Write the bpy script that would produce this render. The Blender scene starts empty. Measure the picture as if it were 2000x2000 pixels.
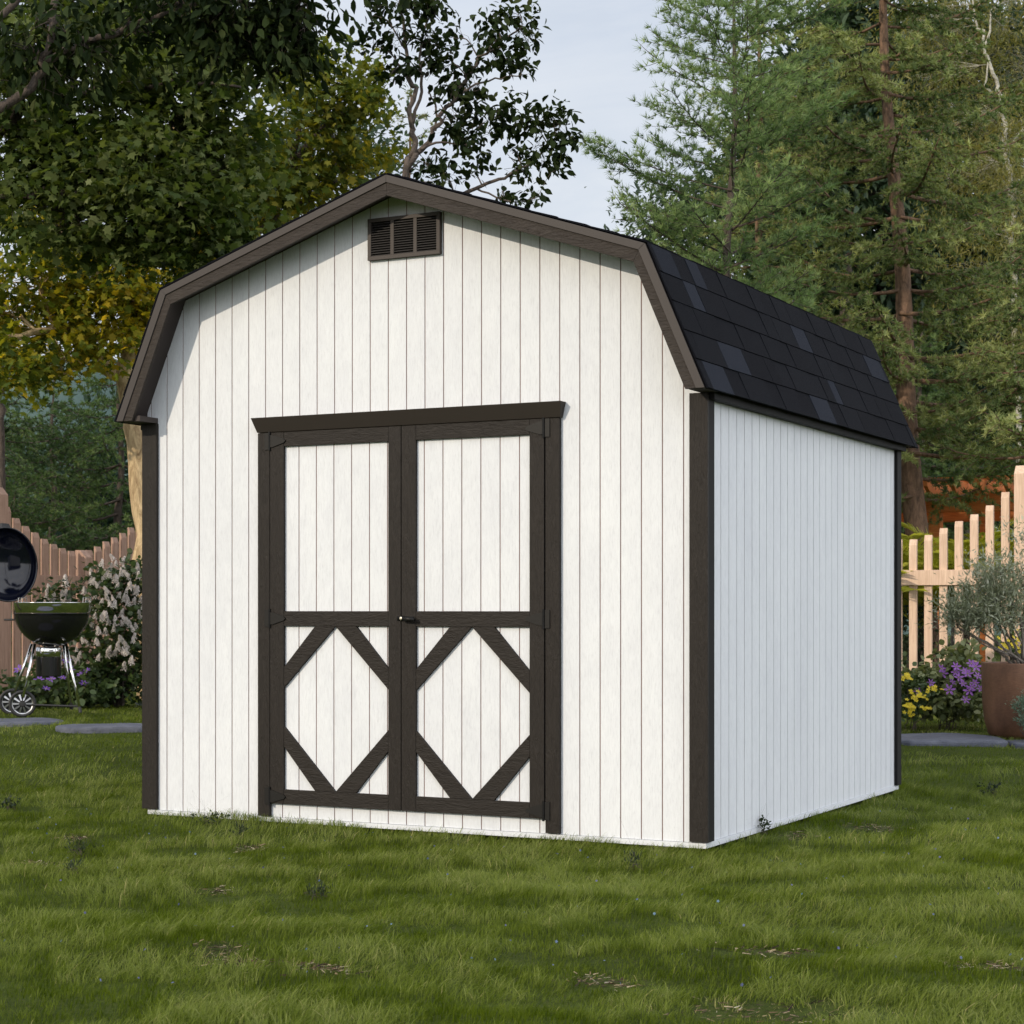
import bpy, math, random
import numpy as np
from mathutils import Vector, Matrix
PI = math.pi
S = bpy.context.scene
COL = S.collection
rng = np.random.default_rng(7)
random.seed(7)

# ------------------------------------------------------------------ camera frame (used to place things at a true distance)
F = 3665.0; YH = 1190.0
CAM = np.array([6.123, -7.717, 1.03])
R_ = np.array([.8888, .4583, 0.]); G_ = np.array([-.4583, .8888, 0.])
def at(px, py, t):
    """world point seen at photograph pixel (px, py) and lying t metres ahead of the camera"""
    a = (px - 1000) / F; b = (YH - py) / F
    p = CAM + t * (R_ * a + G_ + np.array([0, 0, b])); return p
def ss(x, a, b):
    t = np.clip((x - a) / (b - a), 0, 1); return t * t * (3 - 2 * t)
def hgt(x, y):
    """height of the lawn"""
    x = np.asarray(x, float); y = np.asarray(y, float)
    s = (x - CAM[0]) * G_[0] + (y - CAM[1]) * G_[1]
    l = (x - CAM[0]) * R_[0] + (y - CAM[1]) * R_[1]
    h = -.062 + ss(s, 10.6, 14.6) * (.19 + .05 * np.tanh(-l / 2.))
    h = h + .012 * np.sin(x * 1.7 + .6 * y) * np.cos(y * 1.3) + .008 * np.sin(3.1 * x - 2.3 * y)
    wgt = ss(s, 9.0, 6.0)
    h = h + wgt * (.012 * np.sin(2.2 * x + 4.0 * y + 1) + .01 * np.sin(5.3 * y - 1.2 * x))
    near = ss(np.maximum(np.maximum(-x, x - 3.11), np.maximum(-y, y - 3.11)), .5, .02)
    h = h - ss(s, 18, 30) * .1 + .020 * near + (s < 12) * (.010 * np.sin(7 * x + 3 * y) * np.sin(8 * y - 3 * x) + .006 * np.sin(17 * y + 5 * x) * np.sin(13 * x))
    return h
def ground_at(px, t):
    a = (px - 1000) / F
    p = CAM + t * (R_ * a + G_); p[2] = float(hgt(p[0], p[1])); return p
def ground_px(px, py):
    t = 5.
    a = (px - 1000) / F; b = (YH - py) / F
    while t < 40:
        p = CAM + t * (R_ * a + G_ + np.array([0, 0, b]))
        if p[2] <= hgt(p[0], p[1]): return p
        t += .02
    return p

# ------------------------------------------------------------------ materials
def newmat(name):
    m = bpy.data.materials.new(name); m.use_nodes = True
    nt = m.node_tree; b = nt.nodes['Principled BSDF']; return m, nt, b
def N(nt, t, **k):
    n = nt.nodes.new(t)
    for a, v in k.items():
        if a.startswith('i_'):
            key = a[2:]; key = int(key) if key.isdigit() else key.replace('_', ' ')
            n.inputs[key].default_value = v
        else: setattr(n, a, v)
    return n
def ramp(nt, stops):
    r = nt.nodes.new('ShaderNodeValToRGB'); e = r.color_ramp.elements
    while len(e) < len(stops): e.new(.5)
    for q, (p, c) in zip(e, stops): q.position = p; q.color = (*c, 1)
    return r
def coords(nt, scale=(1, 1, 1), kind='Object'):
    tc = nt.nodes.new('ShaderNodeTexCoord'); mp = nt.nodes.new('ShaderNodeMapping')
    mp.inputs['Scale'].default_value = scale
    nt.links.new(tc.outputs[kind], mp.inputs[0]); return mp.outputs[0]
def noise(nt, vec, scale, detail=6, rough=.6, dist=0.):
    n = N(nt, 'ShaderNodeTexNoise'); n.inputs['Scale'].default_value = scale; n.inputs['Detail'].default_value = detail
    n.inputs['Roughness'].default_value = rough; n.inputs['Distortion'].default_value = dist
    nt.links.new(vec, n.inputs['Vector']); return n.outputs['Fac']
def bump(nt, b, h, strength, dist):
    bp = N(nt, 'ShaderNodeBump'); bp.inputs['Strength'].default_value = strength; bp.inputs['Distance'].default_value = dist
    nt.links.new(h, bp.inputs['Height']); nt.links.new(bp.outputs[0], b.inputs['Normal']); return bp
def mixc(nt, fac, a, b_, mode='MIX'):
    m = N(nt, 'ShaderNodeMix'); m.data_type = 'RGBA'; m.blend_type = mode
    if isinstance(fac, (int, float)): m.inputs[0].default_value = fac
    else: nt.links.new(fac, m.inputs[0])
    for sock, v in ((m.inputs[6], a), (m.inputs[7], b_)):
        if isinstance(v, tuple): sock.default_value = (*v, 1)
        else: nt.links.new(v, sock)
    return m.outputs[2]

def flat(name, c, rough=.6, metal=0., spec=.5, var=.12, vscale=6., bmp=0., bscale=80.):
    m, nt, b = newmat(name)
    v = coords(nt)
    f = noise(nt, v, vscale)
    r = ramp(nt, [(.25, tuple(x * (1 - var) for x in c)), (.75, tuple(min(1, x * (1 + var)) for x in c))])
    nt.links.new(f, r.inputs[0]); nt.links.new(r.outputs[0], b.inputs['Base Color'])
    b.inputs['Roughness'].default_value = rough; b.inputs['Metallic'].default_value = metal
    b.inputs['Specular IOR Level'].default_value = spec
    if bmp: bump(nt, b, noise(nt, v, bscale, 4), bmp, .002)
    return m

def mat_siding(name='white_siding', lo=(.575, .595, .625), hi=(.66, .685, .715)):
    m, nt, b = newmat(name)
    v = coords(nt, (1, 1, .12)); v2 = coords(nt, (1, 1, .35))
    grain = noise(nt, v, 190, 6, .7, .6)
    fleck = noise(nt, v2, 26, 8, .75, .3)
    blot = noise(nt, v2, 3.2, 5, .6)
    r1 = ramp(nt, [(.32, lo), (.52, hi)]); nt.links.new(grain, r1.inputs[0])
    r2 = ramp(nt, [(.34, (.92, .92, .93)), (.60, (1, 1, 1))]); nt.links.new(fleck, r2.inputs[0])
    r3 = ramp(nt, [(.3, (.93, .93, .94)), (.65, (1, 1, 1))]); nt.links.new(blot, r3.inputs[0])
    c = mixc(nt, .8, r1.outputs[0], r2.outputs[0], 'MULTIPLY'); c = mixc(nt, 1., c, r3.outputs[0], 'MULTIPLY')
    nt.links.new(c, b.inputs['Base Color'])
    b.inputs['Roughness'].default_value = .62; b.inputs['Specular IOR Level'].default_value = .3
    add = N(nt, 'ShaderNodeMath', operation='ADD'); nt.links.new(grain, add.inputs[0]); nt.links.new(fleck, add.inputs[1])
    bump(nt, b, add.outputs[0], .45, .0025)
    return m
def mat_trim(name, c, axis, rough=.58, bs=.8):
    """dark painted embossed board; grain runs along axis"""
    m, nt, b = newmat(name)
    sc = [1, 1, 1]; sc[axis] = .22
    v = coords(nt, tuple(sc))
    g = noise(nt, v, 95, 5, .6, 1.6); g2 = noise(nt, v, 28, 4, .6, 2.2)
    add = N(nt, 'ShaderNodeMath', operation='ADD'); nt.links.new(g, add.inputs[0]); nt.links.new(g2, add.inputs[1])
    r = ramp(nt, [(.3, tuple(x * .8 for x in c)), (.7, tuple(x * 1.15 for x in c))]); nt.links.new(g2, r.inputs[0])
    nt.links.new(r.outputs[0], b.inputs['Base Color'])
    b.inputs['Roughness'].default_value = rough; b.inputs['Specular IOR Level'].default_value = .25
    bump(nt, b, add.outputs[0], bs, .004)
    return m
SIDING = mat_siding()
GROOVE = flat('groove_paint', (.20, .13, .115), .8)
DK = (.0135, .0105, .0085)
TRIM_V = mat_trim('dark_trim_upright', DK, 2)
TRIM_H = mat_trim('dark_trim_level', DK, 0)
RAKE_M = mat_trim('rake_board_paint', (.032, .0255, .0215), 0, .6, 1.2)
SMOOTH = flat('smooth_dark_paint', (.043, .0365, .0345), .6, spec=.3, var=.05, bmp=.1, bscale=300)
HEADM = flat('header_paint', (.027, .022, .0185), .6, spec=.3, var=.05, bmp=.1, bscale=300)
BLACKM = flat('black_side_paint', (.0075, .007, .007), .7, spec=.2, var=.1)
SOFFIT = flat('soffit_paint', (.03, .022, .02), .7)
IRON = flat('black_iron', (.004, .0038, .0038), .5, spec=.25, bmp=.2)
VENTM = flat('vent_paint', (.052, .043, .039), .6, spec=.3, var=.05)
LOUV = flat('louver_paint', (.016, .014, .014), .6, var=.05)

def mat_shingle():
    m, nt, b = newmat('asphalt_shingle')
    at_ = N(nt, 'ShaderNodeAttribute', attribute_name='rnd')
    r = ramp(nt, [(0, (.0035, .0038, .0060)), (.5, (.0045, .005, .0075)), (.80, (.0058, .0064, .009)), (.86, (.012, .0142, .020)), (1, (.019, .022, .030))])
    r.color_ramp.interpolation = 'LINEAR'
    nt.links.new(at_.outputs['Fac'], r.inputs[0])
    v = coords(nt)
    gr = noise(nt, v, 900, 2, .7)
    r2 = ramp(nt, [(.3, (.55, .55, .55)), (.7, (1.5, 1.5, 1.6))]); nt.links.new(gr, r2.inputs[0])
    nt.links.new(mixc(nt, 1., r.outputs[0], r2.outputs[0], 'MULTIPLY'), b.inputs['Base Color'])
    b.inputs['Roughness'].default_value = .95; b.inputs['Specular IOR Level'].default_value = .1
    bump(nt, b, gr, .8, .003)
    return m
SHING = mat_shingle()

def mat_leaf(name, cols, transl=.35, rough=.45, spec=.4, tcol=None):
    """cols: colour stops read by the random value each leaf carries"""
    m, nt, b = newmat(name)
    a = N(nt, 'ShaderNodeAttribute', attribute_name='rnd')
    r = ramp(nt, [(i / (len(cols) - 1), c) for i, c in enumerate(cols)]); nt.links.new(a.outputs['Fac'], r.inputs[0])
    nt.links.new(r.outputs[0], b.inputs['Base Color'])
    b.inputs['Roughness'].default_value = rough; b.inputs['Specular IOR Level'].default_value = spec
    tr = N(nt, 'ShaderNodeBsdfTranslucent'); 
    tm = mixc(nt, 1., r.outputs[0], tcol or (1.5, 1.5, .7), 'MULTIPLY'); nt.links.new(tm, tr.inputs[0])
    mx = N(nt, 'ShaderNodeMixShader'); mx.inputs[0].default_value = transl
    nt.links.new(b.outputs[0], mx.inputs[1]); nt.links.new(tr.outputs[0], mx.inputs[2])
    nt.links.new(mx.outputs[0], nt.nodes['Material Output'].inputs[0])
    return m
def mat_bark(name, c1, c2, sc=14., zs=.3):
    m, nt, b = newmat(name)
    v = coords(nt, (1, 1, zs))
    n1 = noise(nt, v, sc, 8, .7, .8)
    r = ramp(nt, [(.35, c1), (.62, c2)]); nt.links.new(n1, r.inputs[0]); nt.links.new(r.outputs[0], b.inputs['Base Color'])
    b.inputs['Roughness'].default_value = .85; bump(nt, b, n1, .9, .03)
    return m
def mat_wood(name, c1, c2, axis=2):
    m, nt, b = newmat(name)
    sc = [1, 1, 1]; sc[axis] = .08
    v = coords(nt, tuple(sc)); n1 = noise(nt, v, 45, 6, .6, .8); n2 = noise(nt, coords(nt), 2.2, 3)
    r = ramp(nt, [(.3, c1), (.65, c2)]); nt.links.new(n1, r.inputs[0])
    r2 = ramp(nt, [(.3, (.86, .84, .82)), (.7, (1, 1, 1))]); nt.links.new(n2, r2.inputs[0])
    nt.links.new(mixc(nt, 1., r.outputs[0], r2.outputs[0], 'MULTIPLY'), b.inputs['Base Color'])
    b.inputs['Roughness'].default_value = .7; bump(nt, b, n1, .25, .004)
    return m

# ------------------------------------------------------------------ mesh helpers
class MB:
    def __init__(s): s.v = []; s.f = []; s.m = []
    def poly(s, pts, mi=0):
        k = len(s.v); s.v += [tuple(map(float, p)) for p in pts]; s.f.append(tuple(range(k, k + len(pts)))); s.m.append(mi)
    def box(s, x0, x1, y0, y1, z0, z1, mi=0):
        s.prism([(x0, y0), (x1, y0), (x1, y1), (x0, y1)], z0, z1, 'z', mi)
    def prism(s, pts, a, b, axis='z', mi=0):
        """polygon pts extruded from a to b along axis; pts are the other two coordinates in order"""
        def P(p, c):
            return {'z': (p[0], p[1], c), 'y': (p[0], c, p[1]), 'x': (c, p[0], p[1])}[axis]
        k = len(s.v); n = len(pts)
        s.v += [P(p, a) for p in pts] + [P(p, b) for p in pts]
        s.f.append(tuple(k + i for i in range(n))[::-1]); s.m.append(mi)
        s.f.append(tuple(k + n + i for i in range(n))); s.m.append(mi)
        for i in range(n):
            j = (i + 1) % n; s.f.append((k + i, k + j, k + n + j, k + n + i)); s.m.append(mi)
    def tube(s, pts, radii, n=8, mi=0, cap=True):
        pts = [np.asarray(p, float) for p in pts]
        if not hasattr(radii, '__len__'): radii = [radii] * len(pts)
        k0 = len(s.v); up = None
        for i, p in enumerate(pts):
            d = pts[min(i + 1, len(pts) - 1)] - pts[max(i - 1, 0)]; d = d / (np.linalg.norm(d) + 1e-9)
            if up is None: up = np.array([0, 0, 1.]) if abs(d[2]) < .9 else np.array([1., 0, 0])
            x = np.cross(d, up); x /= np.linalg.norm(x) + 1e-9; y = np.cross(x, d); up = y
            for j in range(n):
                a = 2 * PI * j / n; s.v.append(tuple(p + radii[i] * (x * math.cos(a) + y * math.sin(a))))
        for i in range(len(pts) - 1):
            for j in range(n):
                a = k0 + i * n + j; b = k0 + i * n + (j + 1) % n
                s.f.append((a, b, b + n, a + n)); s.m.append(mi)
        if cap:
            s.f.append(tuple(k0 + j for j in range(n))[::-1]); s.m.append(mi)
            s.f.append(tuple(k0 + (len(pts) - 1) * n + j for j in range(n))); s.m.append(mi)
    def lathe(s, prof, c=(0, 0, 0), n=48, mi=0, M=None):
        """prof: (r, z) pairs"""
        k0 = len(s.v); c = np.array(c, float)
        for r, z in prof:
            for j in range(n):
                a = 2 * PI * j / n; p = np.array([r * math.cos(a), r * math.sin(a), z])
                if M is not None: p = M @ p
                s.v.append(tuple(p + c))
        for i in range(len(prof) - 1):
            for j in range(n):
                a = k0 + i * n + j; b = k0 + i * n + (j + 1) % n
                s.f.append((a, b, b + n, a + n)); s.m.append(mi)
    def build(s, name, mats, parent=None, smooth=False, bevel=0., fix=True):
        me = bpy.data.meshes.new(name); me.from_pydata(s.v, [], s.f)
        for m in (mats if isinstance(mats, (list, tuple)) else [mats]): me.materials.append(m)
        me.polygons.foreach_set('material_index', s.m)
        if fix:
            import bmesh
            bm = bmesh.new(); bm.from_mesh(me); bmesh.ops.recalc_face_normals(bm, faces=bm.faces); bm.to_mesh(me); bm.free()
        if smooth: me.polygons.foreach_set('use_smooth', [True] * len(me.polygons))
        me.update()
        o = bpy.data.objects.new(name, me); COL.objects.link(o)
        if parent: o.parent = parent
        if bevel:
            b = o.modifiers.new('b', 'BEVEL'); b.width = bevel; b.segments = 2; b.limit_method = 'ANGLE'
        return o
def tag(o, label, cat, group=None, kind=None):
    o['label'] = label; o['category'] = cat
    if group: o['group'] = group
    if kind: o['kind'] = kind
    return o
def empty(name, label=None, cat=None, loc=(0, 0, 0), group=None):
    o = bpy.data.objects.new(name, None); COL.objects.link(o); o.location = loc; o.empty_display_size = .1
    if label: tag(o, label, cat, group)
    return o
def struct(o):
    o['kind'] = 'structure'; return o
def relocate(root):
    """shift children built in world space so the root Empty can sit at the thing's base"""
    off = root.location.copy()
    for c in root.children: c.location = c.location - off

def np_mesh(name, V, nq, nt_, mat, parent=None, attr=None, smooth=False, loops=None, sizes=None):
    """mesh from numpy arrays: loops = flat vertex indices, sizes = corners per face, attr = per-vertex float 'rnd'"""
    me = bpy.data.meshes.new(name)
    me.vertices.add(len(V)); me.vertices.foreach_set('co', np.ascontiguousarray(V, np.float32).ravel())
    me.loops.add(len(loops)); me.loops.foreach_set('vertex_index', loops.astype(np.int32))
    st = np.concatenate([[0], np.cumsum(sizes)[:-1]]).astype(np.int32)
    me.polygons.add(len(sizes)); me.polygons.foreach_set('loop_start', st)
    if attr is not None:
        a = me.attributes.new('rnd', 'FLOAT', 'POINT'); a.data.foreach_set('value', attr.astype(np.float32))
    if smooth: me.polygons.foreach_set('use_smooth', np.ones(len(sizes), bool))
    me.materials.append(mat); me.update(calc_edges=True)
    o = bpy.data.objects.new(name, me); COL.objects.link(o)
    if parent: o.parent = parent
    return o
def scatter(name, tv, tf, P, X, Y, Z, rnd, mat, parent=None, smooth=False):
    """one mesh of len(P) copies of a little template (a leaf, a tuft); X, Y, Z its scaled axes"""
    tv = np.array(tv, float); n = len(P); k = len(tv)
    V = P[:, None, :] + tv[None, :, 0, None] * X[:, None, :] + tv[None, :, 1, None] * Y[:, None, :] + tv[None, :, 2, None] * Z[:, None, :]
    fl = np.array([i for f in tf for i in f]); fs = np.array([len(f) for f in tf])
    loops = (fl[None, :] + (np.arange(n) * k)[:, None]).ravel(); sizes = np.tile(fs, n)
    return np_mesh(name, V.reshape(-1, 3), 0, 0, mat, parent, np.repeat(rnd, k), smooth, loops, sizes)
def unit(v): return v / (np.linalg.norm(v, axis=-1, keepdims=True) + 1e-9)
def frames(D, U):
    """leaf axes from stem direction D and preferred up U"""
    Xa = unit(np.cross(D, U)); Za = unit(np.cross(Xa, D)); return Xa, D, Za

L_MAPLE = ([(0, 0, 0), (.16, .12, .02), (.52, .18, -.05), (.34, .38, .02), (.56, .66, -.06), (.22, .66, .02), (0, 1.0, -.10), (-.22, .66, .02), (-.56, .66, -.06), (-.34, .38, .02), (-.52, .18, -.05), (-.16, .12, .02)],
           [(0, 1, 2, 3), (0, 3, 4, 5), (0, 5, 6, 7), (0, 7, 8, 9), (0, 9, 10, 11)])
L_OVAL = ([(0, 0, 0), (.17, .3, .05), (.19, .6, .04), (0, 1, -.12), (-.19, .6, .04), (-.17, .3, .05), (0, .5, -.03)],
          [(0, 1, 2, 6), (6, 2, 3), (0, 6, 4, 5), (6, 3, 4)])
L_OVALW = ([(0, 0, 0), (.24, .3, .05), (.26, .6, .04), (0, 1, -.12), (-.26, .6, .04), (-.24, .3, .05), (0, .5, -.03)], L_OVAL[1])
L_NARROW = ([(0, 0, 0), (.10, .4, .03), (0, 1, -.05), (-.10, .4, .03)], [(0, 1, 2, 3)])
def tuft(nn, spread, w, seed=1):
    r = np.random.default_rng(seed); v = []; f = []
    for i in range(nn):
        a = 2 * PI * (i + r.random() * .6) / nn; e = spread * (.6 + .6 * r.random())
        d = np.array([math.cos(a) * math.sin(e), math.cos(e), math.sin(a) * math.sin(e)]); q = unit(np.cross(d, r.normal(size=3)))
        L = .75 + .5 * r.random(); k = len(v)
        v += [tuple(-q * w), tuple(q * w), tuple(d * L)]; f.append((k, k + 1, k + 2))
    return v, f
T_LARCH = tuft(12, 1.3, .13, 2)
T_LONG = tuft(9, .7, .05, 3)

# ------------------------------------------------------------------ world, sun, camera
EL = math.radians(21); SUNH = np.array([-.37, -.929])
w = bpy.data.worlds.new("World"); S.world = w; w.use_nodes = True
nt = w.node_tree; bg = nt.nodes['Background']
sk = N(nt, 'ShaderNodeTexSky'); sk.sky_type = 'NISHITA'; sk.sun_disc = False; sk.sun_elevation = EL
sk.sun_rotation = math.atan2(SUNH[0], SUNH[1]) % (2 * PI); sk.dust_density = 1.6; sk.air_density = 1.0
tc = N(nt, 'ShaderNodeTexCoord'); mp = N(nt, 'ShaderNodeMapping'); mp.inputs['Scale'].default_value = (1, 1, 3.2)
nt.links.new(tc.outputs['Generated'], mp.inputs[0])
cl = noise(nt, mp.outputs[0], 1.9, 7, .55, .5)
cr = ramp(nt, [(.30, (.74, .74, .74)), (.62, (.92, .92, .92))]); nt.links.new(cl, cr.inputs[0])
# thin high cloud, with added brightness out of view to the right, filling the side wall
dt = N(nt, 'ShaderNodeVectorMath', operation='DOT_PRODUCT'); dt.inputs[1].default_value = (.95, -.12, .28)
nt.links.new(tc.outputs['Generated'], dt.inputs[0])
br = N(nt, 'ShaderNodeMapRange'); br.inputs[1].default_value = -.35; br.inputs[2].default_value = .85; br.inputs[3].default_value = 0.; br.inputs[4].default_value = 1.
nt.links.new(dt.outputs['Value'], br.inputs[0])
cc = mixc(nt, br.outputs[0], (8.4, 8.95, 9.9), (23.0, 23.2, 24.2))
cl2 = noise(nt, mp.outputs[0], 3.4, 6, .6, 1.2); cr2 = ramp(nt, [(.3, (.88, .91, .95)), (.68, (1.10, 1.08, 1.04))]); nt.links.new(cl2, cr2.inputs[0])
cc = mixc(nt, 1., cc, cr2.outputs[0], 'MULTIPLY')
nt.links.new(mixc(nt, cr.outputs[0], sk.outputs[0], cc), bg.inputs[0]); bg.inputs[1].default_value = .095
sl = bpy.data.lights.new('sun', 'SUN'); sl.energy = 2.7; sl.angle = math.radians(.6); sl.color = (1, .86, .67)
so = bpy.data.objects.new('sun', sl); COL.objects.link(so)
sd = Vector((SUNH[0] * math.cos(EL), SUNH[1] * math.cos(EL), math.sin(EL)))
so.rotation_euler = sd.to_track_quat('Z', 'Y').to_euler(); so.location = (0, 0, 20)

cd = bpy.data.cameras.new('camera'); co = bpy.data.objects.new('camera', cd); COL.objects.link(co)
co.location = CAM; co.rotation_euler = (PI / 2, 0, math.atan2(-G_[0], G_[1]))
cd.sensor_width = 36; cd.lens = F / 2000 * 36; cd.shift_y = (YH - 1000) / 2000; cd.clip_end = 2000; cd.clip_start = .1
cd.dof.use_dof = True; cd.dof.focus_distance = 8.8; cd.dof.aperture_fstop = 13
S.camera = co
S.view_settings.view_transform = 'Standard'; S.view_settings.look = 'None'; S.view_settings.exposure = 0.0; S.view_settings.gamma = 1
S.render.engine = 'CYCLES'
S.cycles.use_denoising = True
S.cycles.max_bounces = 6; S.cycles.diffuse_bounces = 3; S.cycles.glossy_bounces = 3; S.cycles.transmission_bounces = 4; S.cycles.transparent_max_bounces = 8

# ------------------------------------------------------------------ the shed
W = 3.11; D = 3.107; XC = 1.555
OUT = [(-.041, 1.985), (.238, 2.632), (1.558, 3.072), (2.878, 2.632), (3.157, 1.985)]
IN = [(.052, 1.985), (.296, 2.557), (1.558, 2.975), (2.820, 2.557), (3.064, 1.985)]
def roof_z(x, prof):
    xs = [p[0] for p in prof]; zs = [p[1] for p in prof]
    return float(np.interp(x, xs, zs))
shed = empty('barn_shed', 'white barn style garden shed with dark brown trim and black shingle roof', 'shed', (XC, D / 2, 0))
GX0 = .0425; GP = .1016; GW = .0056
def front_boards(mb, x0, x1, z0, ztop, yf, yb, y_back):
    """vertical boards between real grooves, front face at yf"""
    edges = [x0]; k = 0
    while GX0 + GP * k < x1 - .004:
        g = GX0 + GP * k
        if g > x0 + .004: edges.append(g)
        k += 1
    edges.append(x1)
    for a, b in zip(edges[:-1], edges[1:]):
        a2 = a + (GW / 2 if a != x0 else 0); b2 = b - (GW / 2 if b != x1 else 0)
        pts = [(a2, z0), (b2, z0), (b2, ztop(b2))] + [(x, ztop(x)) for x in (1.558, .263, 2.853) if a2 < x < b2] + [(a2, ztop(a2))]
        mb.prism(pts, yf, yb, 'y', 0)
    # groove bottoms: one thin sheet behind, darker
    xs = [x0] + [x for x in (.263, 1.558, 2.853) if x0 < x < x1] + [x1]
    mb.prism([(x0, z0 + .001), (x1, z0 + .001)] + [(x, ztop(x) - .001) for x in xs[::-1]], yb - .0015, y_back, 'y', 1)
mb = MB(); zt = lambda x: roof_z(x, [(.0, 1.996), (.263, 2.603), (1.558, 3.033), (2.853, 2.603), (3.116, 1.996)])
front_boards(mb, .02, 3.09, 0.0, zt, .020, .0245, .034)
front = mb.build('front_wall', [SIDING, GROOVE], shed)
def side_boards(mb, xf, sgn):
    y = .02; edges = [.02] + [.0116 + .1016 * k for k in range(1, 40) if .0116 + .1016 * k < D - .03] + [D - .02]
    for a, b in zip(edges[:-1], edges[1:]):
        mb.box(min(xf, xf - sgn * .0045), max(xf, xf - sgn * .0045), a + .0034, b - .0034, 0, 1.975)
    mb.box(min(xf - sgn * .003, xf - sgn * .012), max(xf - sgn * .003, xf - sgn * .012), .036, D - .036, .001, 1.974, 1)
mb = MB(); side_boards(mb, 3.09, 1); mb.build('side_wall', [SIDING, GROOVE], shed)
mb = MB(); side_boards(mb, .02, -1); mb.build('side_wall', [SIDING, GROOVE], shed)
mb = MB(); mb.prism([(.02, 0), (3.09, 0), (3.09, 1.98)] + [(x, z - .05) for x, z in OUT[3:0:-1]] + [(.02, 1.98)], D - .034, D - .02, 'y'); mb.build('back_wall', SIDING, shed)
mb = MB(); t0 = -.024
mb.box(.028, 3.098, .012, .030, t0, -.0015); mb.box(3.082, 3.098, .031, D - .031, t0, -.0015); mb.box(.012, .028, .031, D - .031, t0, -.0015); mb.box(.012, 3.098, D - .03, D - .014, t0, -.0015)
mb.build('skirt_board', SIDING, shed)
for x in (.25, 1.1, 2.0, 2.8):
    mb = MB(); mb.box(x, x + .09, .06, D - .06, -.2, -.032); mb.build('skid', SOFFIT, shed)
# corner trims: a front board and a side board each
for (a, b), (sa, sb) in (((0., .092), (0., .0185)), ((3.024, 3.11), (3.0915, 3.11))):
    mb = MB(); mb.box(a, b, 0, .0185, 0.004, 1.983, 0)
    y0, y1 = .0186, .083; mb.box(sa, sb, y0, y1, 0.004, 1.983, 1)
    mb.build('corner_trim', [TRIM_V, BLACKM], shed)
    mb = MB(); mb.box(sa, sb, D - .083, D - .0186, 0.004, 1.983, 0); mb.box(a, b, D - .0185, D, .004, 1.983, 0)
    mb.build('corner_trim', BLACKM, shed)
# roof deck and shingles
roof_deck_in = [(-.02, 1.99), (.256, 2.618), (1.558, 3.052), (2.860, 2.618), (3.136, 1.99)]
rd2 = [(-.004, 1.99), (.263, 2.606), (1.558, 3.036), (2.853, 2.606), (3.120, 1.99)]
mb = MB()
for i in range(4):
    mb.prism([roof_deck_in[i], roof_deck_in[i + 1], rd2[i + 1], rd2[i]], -.129, 3.24, 'y')
roof = mb.build('roof', SOFFIT, shed)
def shingles(p0, p1, courses, seed):
    """courses of laminated tabs, laid from the eave p0 up to p1 (x, z), running along y"""
    r = random.Random(seed); mb = MB(); cols = []
    p0 = np.array(p0); p1 = np.array(p1); L = np.linalg.norm(p1 - p0); u = (p1 - p0) / L
    n = np.array([-u[1], u[0]]); n = n if n[1] > 0 else -n
    ex = L / courses
    def slab(s0, s1, h0, h1, y0, y1, c, skew=0.):
        a = p0 + u * s0; b = p0 + u * s1
        k = len(mb.v)
        for (q, h) in ((a, 0), (a, h0), (b, h1), (b, 0)):
            P_ = q + n * h
            mb.v.append((P_[0], y0 + (skew if q is b else 0), P_[1]))
        for (q, h) in ((a, 0), (a, h0), (b, h1), (b, 0)):
            P_ = q + n * h
            mb.v.append((P_[0], y1 + (skew if q is b else 0), P_[1]))
        for f in ((0, 1, 2, 3), (7, 6, 5, 4), (0, 4, 5, 1), (1, 5, 6, 2), (3, 2, 6, 7), (0, 3, 7, 4)):
            mb.f.append(tuple(k + i for i in f)); mb.m.append(0)
        cols.extend([c] * 8)
    for c in range(courses):
        s0 = c * ex
        slab(s0 + .0012, min(L, s0 + ex + .004), .0062, .002, -.152, 3.252, r.random() * .7)
        y = -.1515 + (r.random() * .12)
        slab(s0 - .001, s0 + ex - .004, .0095, .0055, -.1525, y - .004, r.random() * .75)
        while y < 3.2:
            wd = r.uniform(.13, .34); g = r.uniform(.10, .26); v = r.random() * .8
            if r.random() < .09: v = .86 + .14 * r.random()
            y1 = min(y + wd, 3.252)
            if y1 - y > .04:
                slab(s0 - .001, s0 + ex - .004, .0080, .0054, y, y1, v, 0)
            y = y1 + (g if r.random() < .7 else .004)
            if r.random() < .05 and y < 3.0:
                slab(s0 + .0014, s0 + ex, .0066, .004, y - g * .9, y - .003, .9 + .1 * r.random())
    o = mb.build('shingles', SHING, roof, fix=False)
    a = o.data.attributes.new('rnd', 'FLOAT', 'POINT'); a.data.foreach_set('value', cols)
    return o
O2 = [(-.049, 1.983), (.232, 2.636), (1.558, 3.077), (2.884, 2.636), (3.165, 1.983)]
shingles(O2[4], O2[3], 5, 3); shingles(O2[3], O2[2], 9, 4); shingles(O2[0], O2[1], 5, 5); shingles(O2[1], O2[2], 9, 6)
mb = MB(); 
for y in np.arange(-.15, 3.1, .14):
    mb.prism([(y, 3.082), (y + .27, 3.090), (y + .27, 3.094), (y, 3.086)], 1.47, 1.558, 'x'); mb.prism([(y, 3.082), (y + .27, 3.09), (y + .27, 3.094), (y, 3.086)], 1.558, 1.65, 'x')
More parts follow.
